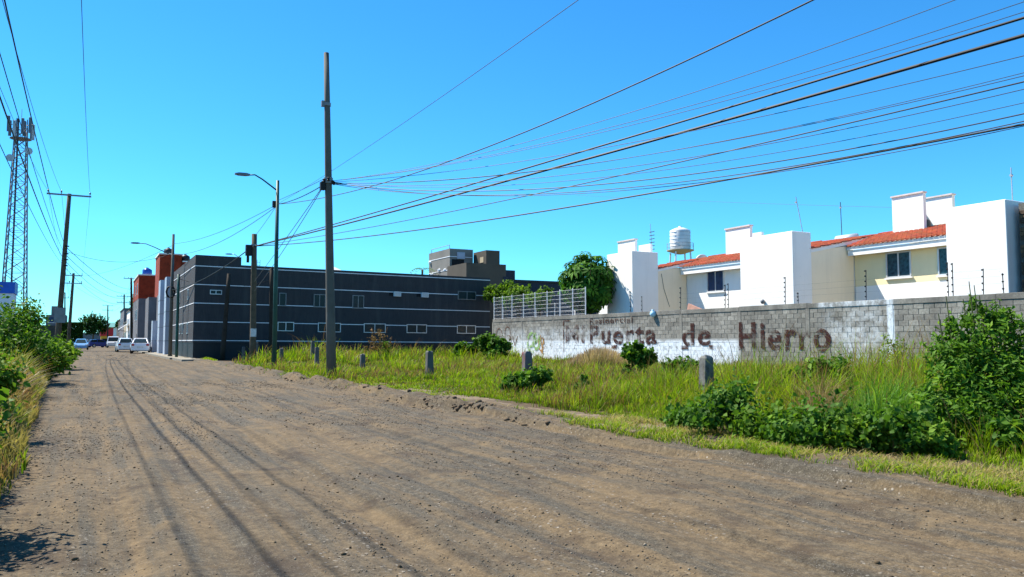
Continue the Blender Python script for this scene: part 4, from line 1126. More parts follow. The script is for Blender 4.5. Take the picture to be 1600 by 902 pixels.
MB().box(a.x, b.x, a.y, a.y + 4, 0, b.z).build('wall', 'white_paint', bs)
MB().box(a.x - .1, b.x + .1, a.y - .1, a.y + 4.1, b.z, a.z).build('roof_band', 'blue_paint', bs)
d = 126; a, b = at(96, 505, d), at(127, 545, d)
hd = thing('clipped_hedge', 'clipped dark green box hedge behind the blue white car', 'hedge', ((a.x + b.x) / 2, a.y, 0))
n = 26000
P = np.stack([rng.uniform(a.x, b.x, n), a.y + rng.uniform(0, 1, n) ** 2.2 * 4, rng.uniform(0, 1, n) ** 0.8 * (a.z)], 1)
sd = rng.integers(0, 4, n)
P[sd == 0, 1] = a.y + rng.normal(0, .06, (sd == 0).sum()); P[sd == 1, 2] = a.z + rng.normal(0, .06, (sd == 1).sum()); P[sd == 2, 0] = b.x + rng.normal(0, .06, (sd == 2).sum())
V, Fc, cc = leaf_arrays(P, rng.normal(size=(n, 3)) + np.array([0.2, -.5, .5]), rng.uniform(.12, .24, n), pal(rng.uniform(0, 1, n), *DARKG))
np_mesh('foliage', V, [Fc], 'leaf', hd, cc)
for k in range(3): MB().tube([(a.x + .6 + k * 1.0, a.y + 2, -.1), (a.x + .6 + k * 1.0, a.y + 2, a.z * .8)], .06, 6).build('stem', 'bark', hd)

# ------------------------------------------------------------------ poles
def pole(name, label, base, top, r0, r1, mat, n=12, cat='pole', group='poles along the street'):
    t = thing(name, label, cat, (base[0], base[1], 0), group)
    pts = [Vector(base) + (Vector(top) - Vector(base)) * k / 5 for k in range(6)]
    MB().tube(pts, [r0 + (r1 - r0) * k / 5 for k in range(6)], n).build('shaft', mat, t, True)
    return t
def band(t, p, r, mat='grey_metal', h=.05): return MB().lathe((p[0], p[1], p[2]), [(r, -h), (r + .015, -h), (r + .015, h), (r, h)], 12).build('band', mat, t)
# the tall concrete pole
B = Vector((6.54, 23.7, -.1)); T = at(510, 83, 24.0)
mp = pole('utility_pole', 'tall bare concrete utility pole standing in the grass at the road edge', B, T, .152, .078, 'pole_concrete', 14)
mpz = lambda z: B + (T - B) * ((z - B.z) / (T.z - B.z))
q = mpz(8.55); band(mp, q, .1)
MB().box(q.x - .18, q.x - .09, q.y - .05, q.y + .05, q.z - .08, q.z + .1).build('bracket', 'grey_metal', mp)
q = mpz(6.15); br = band(mp, q, .125, h=.09)
for a in range(7):
    an = R(a * 51); rr_ = .14
    MB().lathe((q.x + .17 * math.cos(an), q.y + .17 * math.sin(an), q.z - .06 + .04 * (a % 3)), [(.02, -.06), (.05, -.04), (.03, 0), (.05, .04), (.02, .06)], 8).build('insulator', 'rubber', br)
q = mpz(6.0); MB().box(q.x - .26, q.x - .12, q.y - .08, q.y + .06, q.z - .16, q.z + .08).build('splice_box', 'rubber', mp)
MAIN = mpz(6.12)
# wooden pole with notice
wb_ = at(395, 556, 40); wbase = Vector((wb_.x, wb_.y, -.1)); wtop = at(397.5, 366, 40)
wp = pole('utility_pole', 'brown wooden utility pole with white paper notice and black box', wbase, wtop, .165, .13, 'wood_pole_light')
wz = lambda z: wbase + (wtop - wbase) * ((z - wbase.z) / (wtop.z - wbase.z))
q = wz(1.6); MB().box(q.x - .15, q.x + .13, q.y - .185, q.y - .165, 1.42, 1.83).build('paper_notice', 'paper', wp)
q = wz(5.9); MB().box(q.x - .42, q.x - .14, q.y - .12, q.y + .12, 5.55, 6.1).build('splice_box', 'rubber', wp)
MB().tube([(q.x - .3, q.y, 5.2), (q.x - .3, q.y, 5.55)], .07, 8).build('closure', 'rubber', wp)
band(wp, wz(6.1), .14)
WOOD = wz(6.05)
# two dark poles in the shade of the grey building
b0, t0 = at(347, 560, 50.6), at(358, 428, 50.6)
pole('utility_pole', 'dark leaning wooden pole against the grey facade near its corner', (b0.x, b0.y, -.2), t0, .17, .12, 'wood_pole')
b0, t0 = at(423.5, 556, 51.5), at(424.5, 419, 51.5)
pole('utility_pole', 'dark upright pole against the grey facade just behind the green lamp post', (b0.x, b0.y, -.2), t0, .16, .12, 'wood_pole')
# lamp posts
def lamp(label, base, h, arm, r=.075, mat='green_metal', tilt=(0, 0), drop=.22):
    t = thing('street_lamp', label, 'street lamp', (base[0], base[1], 0), 'street lamps')
    bx, by = base[0], base[1]
    MB().tube([(bx, by, -.1), (bx + tilt[0] * .5, by, h / 2), (bx + tilt[0], by, h)], [r * 1.15, r, r * .75], 10).build('post', mat, t, True)
    MB().box(bx - .16, bx + .16, by - .16, by + .16, -.05, .16).build('base_plate', mat, t)
    a0 = Vector((bx + tilt[0], by, h - drop)); e = Vector((a0.x + arm[0], by + arm[1], h + arm[2]))
    m1 = a0 + (e - a0) * .55 + Vector((0, 0, .12)); m2 = a0 + (e - a0) * .82 + Vector((0, 0, .13))
    ar = MB().tube([a0, m1, m2, e], [.035, .032, .03, .028], 8).build('arm', mat, t, True)
    dv = Vector((arm[0], arm[1], 0)).normalized(); sd_ = Vector((-dv.y, dv.x, 0))
    hv = []
    for f, w, zt, zb in ((0, .07, .04, -.03), (.15, .12, .06, -.05), (.45, .14, .05, -.05), (.6, .08, .02, -.03)):
        c = e + dv * f
        hv.append([c + sd_ * w + Vector((0, 0, zb)), c - sd_ * w + Vector((0, 0, zb)), c - sd_ * w * .7 + Vector((0, 0, zt)), c + sd_ * w * .7 + Vector((0, 0, zt))])
    vs = [p_ for s in hv for p_ in s]; fs = [(3, 2, 1, 0), (12, 13, 14, 15)]
    for i in range(3):
        for k in range(4): fs.append((i * 4 + k, i * 4 + (k + 1) % 4, i * 4 + 4 + (k + 1) % 4, i * 4 + 4 + k))
    MB().add(vs, fs).build('lamp_head', 'grey_metal', t)
    return t
lp = at(428.5, 560, 33)
lm = lamp('green street lamp post with curved arm near the tall concrete pole', (lp.x, lp.y), 8.02, (-1.15, 0, .12), .088, drop=.45)
LAMP = Vector((lp.x, lp.y, 7.0))
MB().box(lp.x - .2, lp.x - .07, lp.y - .08, lp.y + .08, 6.85, 7.12).build('clamp', 'rubber', lm)
l2 = at(265.5, 559, 57)
lm2 = lamp('grey street lamp with long arm and cable coil before the red tower', (l2.x, l2.y), 9.0, (-2.2, 0, -.80), .12, 'pole_concrete', drop=1.6)
MB().tube([(l2.x - .1 + .28 * math.cos(R(30 * k)) , l2.y - .22, 4.75 + .42 * math.sin(R(30 * k))) for k in range(13)], .07, 6).build('cable_coil', 'rubber', lm2, True)
l3 = at(275.5, 563, 54)
gp = pole('utility_pole', 'short green steel pole beside the lamp at the building corner', (l3.x, l3.y, -.1), (l3.x, l3.y, 5.8), .10, .09, 'green_metal')
l4 = at(376, 412, 72)
lm4 = lamp('thin far lamp with curved arm peeking over the grey parapet', (l4.x, l4.y), 8.9, (-.75, 0, .25), .05, 'galv')

def cross_pole(label, base, top, arms, r0, r1, mat, half=1.3, ins=True):
    t = pole('utility_pole', label, base, top, r0, r1, mat)
    b, tp = Vector(base), Vector(top)
    for za in arms:
        c = b + (tp - b) * ((za - b.z) / (tp.z - b.z))
        am = MB().box(c.x - half, c.x + half, c.y - r1 - .11, c.y - r1 - .01, za - .05, za + .05).build('crossarm', 'grey_metal', t)
        for sx in (-half + .08, -half * .35, half - .08):
            MB().lathe((c.x + sx, c.y - r1 - .06, za + .051), [(.02, 0), (.02, .08), (.06, .1), (.045, .15), (.06, .18), (.03, .24)], 8).build('insulator', 'porcelain', am, True)
    return t
b1, t1 = at(88, 548, 52), at(108.5, 303, 52)
p1 = cross_pole('leaning utility pole with crossarm and cables at the weedy roadside', (b1.x, b1.y, -.1), t1, (t1.z - .12,), .19, .12, 'wood_pole_light', 1.3)
B1 = Vector((b1.x, b1.y, -.1)); P1 = lambda z: B1 + (t1 - B1) * ((z - B1.z) / (t1.z - B1.z))
for zz in (6.2, 6.6, 7.0, 7.5):
    q = P1(zz); MB().tube([(q.x, q.y - .12, zz), (q.x + .24, q.y - .14, zz)], .045, 6).build('cable_clamp', 'rubber', p1)
q = P1(3.0); MB().box(q.x - .3, q.x + .35, q.y - .26, q.y - .2, 2.4, 3.4).build('sign_plate', 'grey_metal', p1)
b2, t2 = at(105.5, 552, 95), at(115, 427, 95)
cross_pole('straight second utility pole with two crossarms before the clipped hedge', (b2.x, b2.y, -.1), t2, (t2.z - .3, t2.z - 1.25), .2, .14, 'wood_pole_light', 1.0)
b3, t3 = at(168, 545, 200), at(168.5, 477, 200)
cross_pole('distant small utility pole with crossarm in the middle of the street view', (b3.x, b3.y, -.1), t3, (t3.z - .1, t3.z - 1.3), .2, .14, 'wood_pole', 1.2)
b4, t4 = at(206, 552, 112), at(205, 434, 112)
cross_pole('utility pole with crossarm beside the red upper storey house', (b4.x, b4.y, -.1), t4, (t4.z - .15,), .18, .13, 'wood_pole', 1.0)
b5, t5 = at(194, 548, 150), at(194, 460, 150)
cross_pole('distant dark utility pole with two crossarms by the street tree', (b5.x, b5.y, -.1), t5, (t5.z - .4, t5.z - 1.6), .18, .13, 'wood_pole', 1.3)
b6, t6 = at(101, 545, 140), at(101.5, 457, 140)
cross_pole('thin far utility pole seen just beside the second left pole', (b6.x, b6.y, -.1), t6, (t6.z - 1.0,), .15, .1, 'wood_pole', .6)

# lattice telecom mast
d = 100; tb = at(19, 533, d); tt = at(33.5, 178, d)
tw = thing('telecom_mast', 'tall grey lattice telecom mast with antenna panels at its top', 'mast', (tb.x, tb.y, 0))
HT = tt.z - .8; cxm, cym = tb.x, tb.y
def leg_at(k, z):
    f = z / HT; h = 1.75 * (1 - f) + 0.72 * f
    a = R(45 + 90 * k + 12); return Vector((cxm + h * 1.15 * math.cos(a), cym + h * 1.15 * math.sin(a), z))
for k in range(4): MB().tube([leg_at(k, 0), leg_at(k, HT)], [.10, .07], 6).build('leg', 'tower_steel', tw)
zs = [0]
while zs[-1] < HT - 1.2: zs.append(zs[-1] + 2.1 * (1 - .4 * zs[-1] / HT))
for i, (z0, z1) in enumerate(zip(zs, zs[1:])):
    m = MB()
    for k in range(4):
        j = (k + 1) % 4
        m.tube([leg_at(k, z0), leg_at(j, z1)], .035, 4); m.tube([leg_at(j, z0), leg_at(k, z1)], .035, 4); m.tube([leg_at(k, z1), leg_at(j, z1)], .03, 4)
    o = m.build('brace_tier', 'tower_steel', tw); o['kind'] = 'stuff'
MB().tube([(cxm - .3, cym - .6, 0), (cxm - .3, cym - .5, HT)], .12, 6).build('feeder_cables', 'cable_grey', tw)
MB().lathe((cxm, cym, HT - 2.6), [(1.0, 0), (1.25, .05), (1.25, .12), (1.0, .15)], 12).build('platform', 'tower_steel', tw)
for k in range(9):
    a = R(40 * k); rr_ = 1.35 + .1 * (k % 2)
    c = Vector((cxm + rr_ * math.cos(a), cym + rr_ * math.sin(a), HT - 1.5 + .35 * (k % 3)))
    an = MB().bbox(c.x - .17, c.x + .17, c.y - .1, c.y + .1, c.z - 1.0, c.z + 1.05, .03).build('antenna_panel', 'tower_steel' if k % 3 else 'galv', tw)
    MB().tube([(cxm + .8 * math.cos(a), cym + .8 * math.sin(a), c.z), tuple(c)], .05, 5).build('mount_arm', 'tower_steel', an)
for k, zz in enumerate((HT - 4.2, HT - 5.3)):
    MB().tube([(cxm + (-1) ** k * 1.0, cym - .9, zz), (cxm + (-1) ** k * 1.0, cym - 1.15, zz)], .45, 14).build('dish', 'galv', tw)
MB().tube([(cxm, cym, HT), (cxm, cym, HT + 1.4)], .04, 5).build('lightning_rod', 'galv', tw)

# fence posts of rough concrete in the lot
FP = [(567, 30.0, .71, .09, 'rough grey'), (672, 24.0, .90, .1, 'pale'), (824, 18.5, .95, .1, 'red streaked'), (1102, 13.3, .95, .095, 'mottled'),
      (495.5, 36, .92, .09, ''), (440.5, 42, .82, .09, ''), (380.5, 49.5, .85, .09, ''), (401.5, 46.5, 1.14, .09, ''), (488.8, 42.5, 1.2, .09, '')]
FL = ['grey concrete fence post just beside the tall concrete pole base', 'pale concrete fence post alone in the middle of the grass', 'red streaked concrete fence post with a leafy bush at its foot', 'mottled thick concrete fence post in front of the painted wall',
      'short concrete fence post partly beside the tall pole', 'short concrete fence post just right of the green lamp', 'short pale fence post left of the wooden pole', 'taller fence post just right of the wooden pole', 'taller far fence post left of the tall concrete pole']
pm_red = plain('red_streaked_concrete', (0.15, 0.12, 0.115), .9, .5, 5, .5, 40, dark=(0.20, 0.035, 0.03))
pm_mot = plain('mottled_concrete', (0.15, 0.145, 0.13), .9, .55, 7, .5, 40)
for k, ((px, d, zt, r, _), lab) in enumerate(zip(FP, FL)):
    p = at(px, HORIZON, d)
    tilt = random.uniform(-.03, .03)
    m = MB(); c = .025
    lv = []
    for z, s in ((-.2, 1.08), (zt * .5, 1.0), (zt - .04, .93), (zt, .7)):
        ox = tilt * z; jj = [random.uniform(-.008, .008) for _ in range(8)]
        q = r * s
        lv.append([(p.x + ox + a * q + jj[i], p.y + b * q, z + (random.uniform(-.02, .015) if z == zt else 0)) for i, (a, b) in enumerate(((-.8, -1), (.8, -1), (1, -.8), (1, .8), (.8, 1), (-.8, 1), (-1, .8), (-1, -.8)))])
    vs = [q for l in lv for q in l]; fs = [tuple(range(24, 32))]
    for i in range(3):
        for j in range(8): fs.append((i * 8 + j, i * 8 + (j + 1) % 8, i * 8 + 8 + (j + 1) % 8, i * 8 + 8 + j))
    m.add(vs, fs)
    o = m.mesh('fence_post', (p.x, p.y, 0)); ob = link('fence_post', o, [None, None, pm_red, pm_mot][k] if k in (2, 3) else M['concrete']); ob.location = (p.x, p.y, 0)
    tag(ob, lab, 'post', 'concrete fence posts in the lot')

# ------------------------------------------------------------------ overhead cables
def wire(label, p0, p1, sag, r, mat='rubber', group='overhead cables', n=28, name='overhead_cable'):
    p0, p1 = Vector(p0), Vector(p1)
    pts = [p0 + (p1 - p0) * (k / n) - Vector((0, 0, 4 * sag * (k / n) * (1 - k / n))) for k in range(n + 1)]
    m = MB(); m.tube(pts, r, 5)
    return tag(m.build(name, mat), label, 'cable', group)
def aim(a, px, py, dist, ext):
    """far end of a cable that leaves a and passes the given place, run on beyond the frame"""
    b = at(px, py, dist); return a + (b - a) * ext
# along the left poles
tc = t1.z + .05
for (dx, lab, z) in ((-1.22, 'high', 0), (-.45, 'high', 0), (1.22, 'high', 0)):
    s0 = Vector((t1.x + dx, t1.y - .2, tc))
    nm = {-1.22: 'outer', -.45: 'inner', 1.22: 'street side'}[dx]
    wire(f'thin {nm} wire overhead along the left poles to the high crossarm', s0, (s0.x - .35, -14, 10.6), 1.5, .009, 'cable_grey', 'wires along the left poles')
    wire(f'thin {nm} wire from the leaning pole to the second left pole', s0, (t2.x + dx * .75, t2.y - .2, t2.z - .1), .5, .009, 'cable_grey', 'wires along the left poles')
for k, (z0, zb, xb, r, nm) in enumerate(((7.5, 7.2, -1.15, .013, 'thick upper'), (7.0, 6.7, -1.35, .009, 'second'), (6.6, 6.5, -1.55, .016, 'thickest lower'), (6.2, 6.0, -1.8, .009, 'lowest thin'))):
    q = P1(z0) + Vector((0, -.15, 0))
    wire(f'{nm} black cable hanging along the left roadside overhead', q, (xb, -14, zb), .9, r, 'rubber', 'cables along the left poles')
    wire(f'{nm} cable onward from the leaning pole down the street', q, (t2.x, t2.y, 6.3 - .3 * k), .6, r * .8, 'rubber', 'cables along the left poles')
    e = Vector((t4.x, t4.y, 8.6 - .5 * k))
    wire(f'{nm} cable crossing the street from leaning pole to the red house pole', q, e, .7 + .25 * k, .022 - .003 * k, 'rubber', 'cables crossing the street')
for k, nm in enumerate(('upper', 'lower')):
    wire(f'{nm} thin wire from distant street poles to the far hedge pole', (t5.x, t5.y, t5.z - .4 - 1.2 * k), (t2.x, t2.y, t2.z - .5 - .9 * k), .9, .012, 'cable_grey', 'far street wires')
    wire(f'{nm} thin wire between the two distant street poles', (t5.x, t5.y, t5.z - .5 - 1.2 * k), (t3.x, t3.y, t3.z - .2 - 1.1 * k), .8, .014, 'cable_grey', 'far street wires')
    wire(f'{nm} thin wire from red house pole to the next pole', (t4.x, t4.y, t4.z - .2 - .8 * k), (t5.x, t5.y, t5.z - .4 - 1.2 * k), .6, .012, 'cable_grey', 'far street wires')
# lamp to far lamp and poles across
L2 = Vector((l2.x, l2.y, 8.5))
wire('thin cable from the green lamp to the lamp before the red tower, upper', LAMP, L2 + Vector((0, 0, -.2)), .35, .012, 'cable_grey', 'cables between lamps')
wire('thin cable from the green lamp to the lamp before the red tower, lower', LAMP + Vector((0, 0, -.06)), L2 + Vector((0, 0, -1.0)), .55, .014, 'cable_grey', 'cables between lamps')
wire('thin cable sloping from the green lamp to the wooden pole top', LAMP, WOOD + Vector((0, 0, .5)), .05, .01, 'cable_grey', 'cables between lamps')
wire('thin cable from the red tower lamp toward the left roadside pole', L2 + Vector((0, 0, -.3)), (t2.x, t2.y, t2.z - .4), .6, .014, 'cable_grey', 'cables crossing the street')
wire('second thin cable from the red tower lamp toward the left roadside pole', L2 + Vector((0, 0, -.9)), P1(7.2), .7, .014, 'cable_grey', 'cables crossing the street')
wire('dark cable from the wooden pole box to the lamp by the building corner', WOOD + Vector((-.3, 0, -.2)), (l2.x, l2.y, 4.9), .35, .028, 'rubber', 'cables between lamps')
wire('dark cable from the leaning dark pole to the corner steel pole', (t0.x, t0.y - .1, 5.2), (l3.x, l3.y, 5.5), .5, .02, 'rubber', 'cables between lamps')
# from the concrete pole to the lamp
wire('dark cable between the tall concrete pole bracket and the green lamp', MAIN, LAMP, .12, .016, 'rubber', 'cables at the tall pole')
wire('second dark cable between the tall concrete pole and green lamp', MAIN + Vector((-.1, 0, .1)), LAMP + Vector((0, 0, .15)), .02, .010, 'cable_grey', 'cables at the tall pole')
wire('steep drop wire from the tall pole bracket to the wooden pole, first', MAIN + Vector((-.1, 0, -.05)), wz(4.2), .05, .012, 'cable_grey', 'drop wires behind the tall pole')
wire('steep drop wire from the tall pole bracket to the wooden pole, second', MAIN + Vector((-.12, 0, -.1)), wz(3.7), .15, .012, 'cable_grey', 'drop wires behind the tall pole')
# heavy black cables from the wooden pole out over the lot
for (px, py, dd, sag, r, lab) in ((1600, 16, 11.2, .15, .022, 'upper heavy black cable sweeping from the wooden pole over the lot'), (1600, 38, 11.2, .22, .030, 'lower heavy black cable sweeping from the wooden pole over the lot'),
                                  (1600, 95, 12.4, .45, .013, 'thin black cable below the heavy pair over the lot'), (1600, 148, 12.2, .62, .019, 'lowest black cable sweeping low over the lot and houses')):
    e = aim(WOOD, px, py, dd, 1.35); wire(lab, WOOD, e, sag, r, 'rubber', 'cables over the lot', 44)
# telephone bundle from the concrete pole
for k, (py, dd, sag, r) in enumerate(((52, 12, .55, .007), (70, 12, .75, .007), (84, 12, .85, .007), (100, 12, .95, .006), (112, 12, 1.02, .011), (118, 12, 1.1, .009), (124, 12.2, 1.16, .007), (62, 12, .8, .006))):
    e = aim(MAIN, 1600, py, dd, 1.25)
    wire(['topmost', 'third from top', 'fourth from top', 'fifth from top', 'thickest sixth', 'seventh', 'lowest', 'second from top'][k] + ' thin telephone wire of the bundle fanning from the tall pole', MAIN + Vector((.12, .0, -.03 * (k % 3))), e, sag, r, 'cable_grey', 'telephone bundle from the tall pole', 40)
for k, (px, py) in enumerate(((1395, 0), (1500, 0), (1545, 0))):
    e = aim(MAIN, px, py, 12.5, 1.25)
    wire(['topmost faint wire rising from the tall pole to the upper sky', 'second faint wire rising from the tall pole to the sky', 'third faint wire rising from the tall pole to the sky'][k], MAIN + Vector((.1, 0, .03)), e, .6, .0065, 'cable_grey', 'faint wires rising from the tall pole', 40)
e = aim(LAMP, 1145, 0, 13.0, 1.3)
wire('single dark cable climbing steeply from the green lamp across the sky', LAMP, e, .95, .014, 'rubber', 'cables over the lot', 40)
e = aim(LAMP + Vector((0, 0, 1)), 857, 0, 13.0, 1.3)
wire('faint thin wire climbing from beside the tall pole top left', LAMP, e, .2, .006, 'cable_grey', 'cables over the lot', 30)
a, b = onX(900, 305, 40), onX(1640, 330, 40)
wire('faint long wire crossing the sky just above the house roofs', a, b, .15, .008, 'cable_grey', 'cables over the lot', 30)

# ------------------------------------------------------------------ vehicles
def car(label, x, y, rz, paint, kind='sedan', L_=4.3, W=1.74, H=1.46, group='vehicles in the street'):
    t = thing('car' if kind != 'truck' else 'pickup_truck', label, 'car' if kind != 'truck' else 'truck', (x, y, 0.0), group, (0, 0, rz))
    h = L_ / 2
    if kind == 'sedan':
        low = [(-h, .48, .78, .70), (-h + .08, .30, .98, .80), (-h + .5, .24, 1.0, .86), (-.7, .22, .96, .87), (.7, .22, .94, .87), (h - 1.0, .24, .92, .86), (h - .25, .26, .80, .80), (h, .36, .62, .68)]
        cab = [(-h + .55, .98, 1.0, .66, .62), (-h + 1.25, .96, H - .07, .70, .50), (-.3, .94, H, .73, .54), (.45, .93, H - .06, .72, .52), (1.2, .92, .94, .70, .64)]
    elif kind == 'hatch':
        low = [(-h, .46, .80, .72), (-h + .06, .30, 1.0, .80), (-h + .4, .24, 1.02, .86), (-.7, .22, .98, .87), (.7, .22, .95, .87), (h - .9, .24, .92, .86), (h - .22, .26, .80, .80), (h, .36, .62, .68)]
        cab = [(-h + .1, 1.0, 1.03, .66, .62), (-h + .50, .98, H - .08, .71, .53), (-.5, .96, H, .73, .56), (.4, .95, H - .06, .72, .54), (1.1, .93, .96, .74, .70)]
    else:
        low = [(-h, .5, 1.0, .90), (-h + .05, .42, 1.05, .92), (-.5, .38, 1.05, .93), (.2, .38, 1.08, .93), (h - .9, .38, 1.12, .92), (h - .2, .38, 1.08, .90), (h, .45, .92, .82)]
        cab = [(-.4, 1.06, 1.08, .84, .84), (-.3, 1.06, H - .05, .84, .74), (.4, 1.08, H, .84, .74), (.9, 1.1, H - .08, .84, .72), (1.5, 1.11, 1.14, .82, .78)]
    k = W / 1.74
    vs, fs = [], []
    for yy, zb, zt, w in low:
        w *= k; zm = zb + (zt - zb) * .55
        vs += [(-w * .92, yy, zb), (-w, yy, zm), (-w * .95, yy, zt), (w * .95, yy, zt), (w, yy, zm), (w * .92, yy, zb)]
    n = len(low)
    for i in range(n - 1):
        for j in range(6): fs.append((i * 6 + j, (i + 1) * 6 + j, (i + 1) * 6 + (j + 1) % 6, i * 6 + (j + 1) % 6))
    fs += [(0, 1, 2, 3, 4, 5), tuple((n - 1) * 6 + j for j in (5, 4, 3, 2, 1, 0))]
    MB().add(vs, fs).build('body', paint, t, local=True)
    vs, fs = [], []
    for yy, zb, zt, wb2, wt2 in cab:
        vs += [(-wb2 * k, yy, zb - .03), (-wt2 * k, yy, zt), (wt2 * k, yy, zt), (wb2 * k, yy, zb - .03)]
    n = len(cab)
    for i in range(n - 1):
        for j in range(3): fs.append((i * 4 + j, (i + 1) * 4 + j, (i + 1) * 4 + j + 1, i * 4 + j + 1))
    fs += [(0, 1, 2, 3), tuple((n - 1) * 4 + j for j in (3, 2, 1, 0))]
    gl_ = MB().add(vs, fs).build('window', 'dark_glass', t, local=True)
    vs, fs = [], []
    rc = cab[1:-1]
    for yy, zb, zt, wb2, wt2 in rc:
        w = wt2 * k + .02; vs += [(-w, yy, zt - .02), (-w * .92, yy, zt + .03), (w * .92, yy, zt + .03), (w, yy, zt - .02)]
    for i in range(len(rc) - 1):
        for j in range(4): fs.append((i * 4 + j, (i + 1) * 4 + j, (i + 1) * 4 + (j + 1) % 4, i * 4 + (j + 1) % 4))
    fs += [(0, 1, 2, 3), tuple((len(rc) - 1) * 4 + j for j in (3, 2, 1, 0))]
    MB().add(vs, fs).build('roof', paint, t, local=True)
    for s in (-1, 1):
        m = MB()
        for i in range(len(cab) - 1):
            if i in (0, len(cab) - 2, 1):
                a_, b_ = cab[i], cab[i + 1]
                pa = (s * (a_[4] if i else a_[3]) * k * 1.01, a_[0], a_[2]); pb2 = (s * b_[4] * k * 1.02, b_[0], b_[2])
                if i == 1: pa = (s * a_[3] * k * 1.01, (cab[1][0] + cab[-2][0]) / 2, a_[1]); pb2 = (s * cab[2][4] * k * 1.03, (cab[1][0] + cab[-2][0]) / 2, cab[2][2])
                m.tube([pa, pb2], .045, 5)
        m.build('pillar', paint, t, local=True)
        for yy in (-h + .82, h - .85):
            rr_ = .33 if kind != 'truck' else .38
            w = MB().tube([(s * (W / 2 - .20), yy, rr_), (s * (W / 2 + .005), yy, rr_)], rr_, 16).build('wheel', 'tyre', t, local=True)
            MB().tube([(s * (W / 2 + .004), yy, rr_), (s * (W / 2 + .02), yy, rr_)], rr_ * .6, 12).build('rim', 'alu', w, local=True)
        MB().box(s * W * .30, s * W * .44, -h - .015, -h + .12, .74, .92).build('taillight', 'taillight', t, local=True)
        MB().box(s * W * .27, s * W * .42, h - .2, h + .01, .60, .73).build('headlight', 'headlight', t, local=True)
        MB().box(s * (W / 2 - .04), s * (W / 2 + .12), .75, .88, .98, 1.10).build('mirror', paint, t, local=True)
    MB().box(-.26, .26, -h - .03, -h + .02, .56, .68).build('number_plate', 'paper', t, local=True)
    MB().box(-W * .42, W * .42, -h - .05, -h + .1, .30, .46).box(-W * .40, W * .40, h - .1, h + .04, .28, .44).build('bumper', paint if kind != 'truck' else 'galv', t, local=True)
    return t
def ground_spot(px, d): p = at(px, HORIZON, d); return p.x, p.y
x, y = ground_spot(220, 77); car('white sedan parked nearest at the kerb before the grey building', x, y, R(-4), 'car_white', 'sedan', 4.4)
x, y = ground_spot(195, 87); car('white hatchback parked just beyond the nearest white sedan', x, y, R(2), 'car_white', 'hatch', 3.9, 1.72, 1.5)
x, y = ground_spot(177, 140); car('white pickup truck facing the camera in the street', x, y, R(180), 'car_white', 'truck', 5.0, 1.95, 1.95)
x, y = ground_spot(154, 145); car('dark blue car turning across the far street', x, y, R(-62), 'car_blue', 'hatch', 4.1, 1.74, 1.5)
x, y = ground_spot(127, 107); car('light blue sedan parked at the left verge beside the hedge', x, y, R(180), 'car_lightblue', 'sedan', 4.3, 1.76)
x, y = ground_spot(146, 185); car('silver car far down the street behind the blue car', x, y, R(175), 'car_silver', 'hatch', 4.0)
x, y = ground_spot(136, 200); car('small white car far away left of the blue car', x, y, R(180), 'car_white', 'hatch', 4.0)

# ------------------------------------------------------------------ trees
def big_leaf_tree(label, base, c, rad, n_ros, leaf):
    t = thing('tree', label, 'tree', base)
    tr = [Vector(base), Vector((base[0] + .05, base[1] - .1, c[2] * .35)), Vector((c[0], c[1], c[2] - rad * .3))]
    tk = MB().tube(tr, [.14, .11, .07], 9).build('trunk', 'bark', t, True)
    dirs = rng.normal(size=(n_ros, 3)); dirs /= np.linalg.norm(dirs, axis=1, keepdims=True)
    lump = 0.80 + 0.36 * vnoise(dirs[:, 0] * 2.3 + 7, dirs[:, 1] * 2.3 + dirs[:, 2] * 1.9, 5)
    rr_ = rad * lump * rng.uniform(.25, 1, n_ros) ** .33 * (1 + .10 * np.clip(dirs[:, 2], -1, 1))
    cc_ = np.array(c) + dirs * rr_[:, None] * np.array([1.0, 1.0, .98])
    for k in range(10):
        e = cc_[rng.integers(0, n_ros)]; MB().tube([tr[2] - Vector((0, 0, .6 * random.random())), (tr[2] + Vector(e)) / 2 + Vector((0, 0, .1)), Vector(e)], [.05, .035, .012], 5).build('limb', 'bark', tk, True)
    V, Fq, Cc = [], [], []
    nl = 8
    b = 0
    for i in range(n_ros):
        ax = Vector(dirs[i]) * .8 + Vector((rng.normal() * .3, rng.normal() * .3, .55)); ax.normalize()
        u_ = ax.orthogonal().normalized(); w_ = ax.cross(u_)
        tint = pal(np.array([rng.uniform(0, 1)]), (0.018, 0.07, 0.007), (0.055, 0.165, 0.012), (0.12, 0.28, 0.02))[0]
        ph = rng.uniform(0, 6.28)
        for k in range(nl):
            a = ph + 6.283 * k / nl
            dv = (u_ * math.cos(a) + w_ * math.sin(a)); sd_ = ax.cross(dv)
            Ls = leaf * rng.uniform(.8, 1.2); o0 = Vector(cc_[i])
            droop = rng.uniform(.25, .6)
            b0_ = o0 + dv * Ls * .12; m0 = o0 + dv * Ls * .6 - ax * Ls * .08; e0 = o0 + dv * Ls - ax * Ls * droop
            V += [b0_, m0 + sd_ * Ls * .17, e0, m0 - sd_ * Ls * .17, m0 - ax * .03]
            Fq += [(b, b + 1, b + 4), (b + 1, b + 2, b + 4), (b + 2, b + 3, b + 4), (b + 3, b, b + 4)]
            Cc += [tint * rng.uniform(.8, 1.2)] * 5; b += 5
    np_mesh('crown', np.array([tuple(v) for v in V]), [np.array(Fq)], 'leaf', t, np.array(Cc))
    return t
tc_ = onX(921, 446, 26.9)
big_leaf_tree('round dark tree with large hand shaped leaves behind the block wall', (26.9, tc_.y, 0), (tc_.x, tc_.y, tc_.z), 1.72, 430, .50)
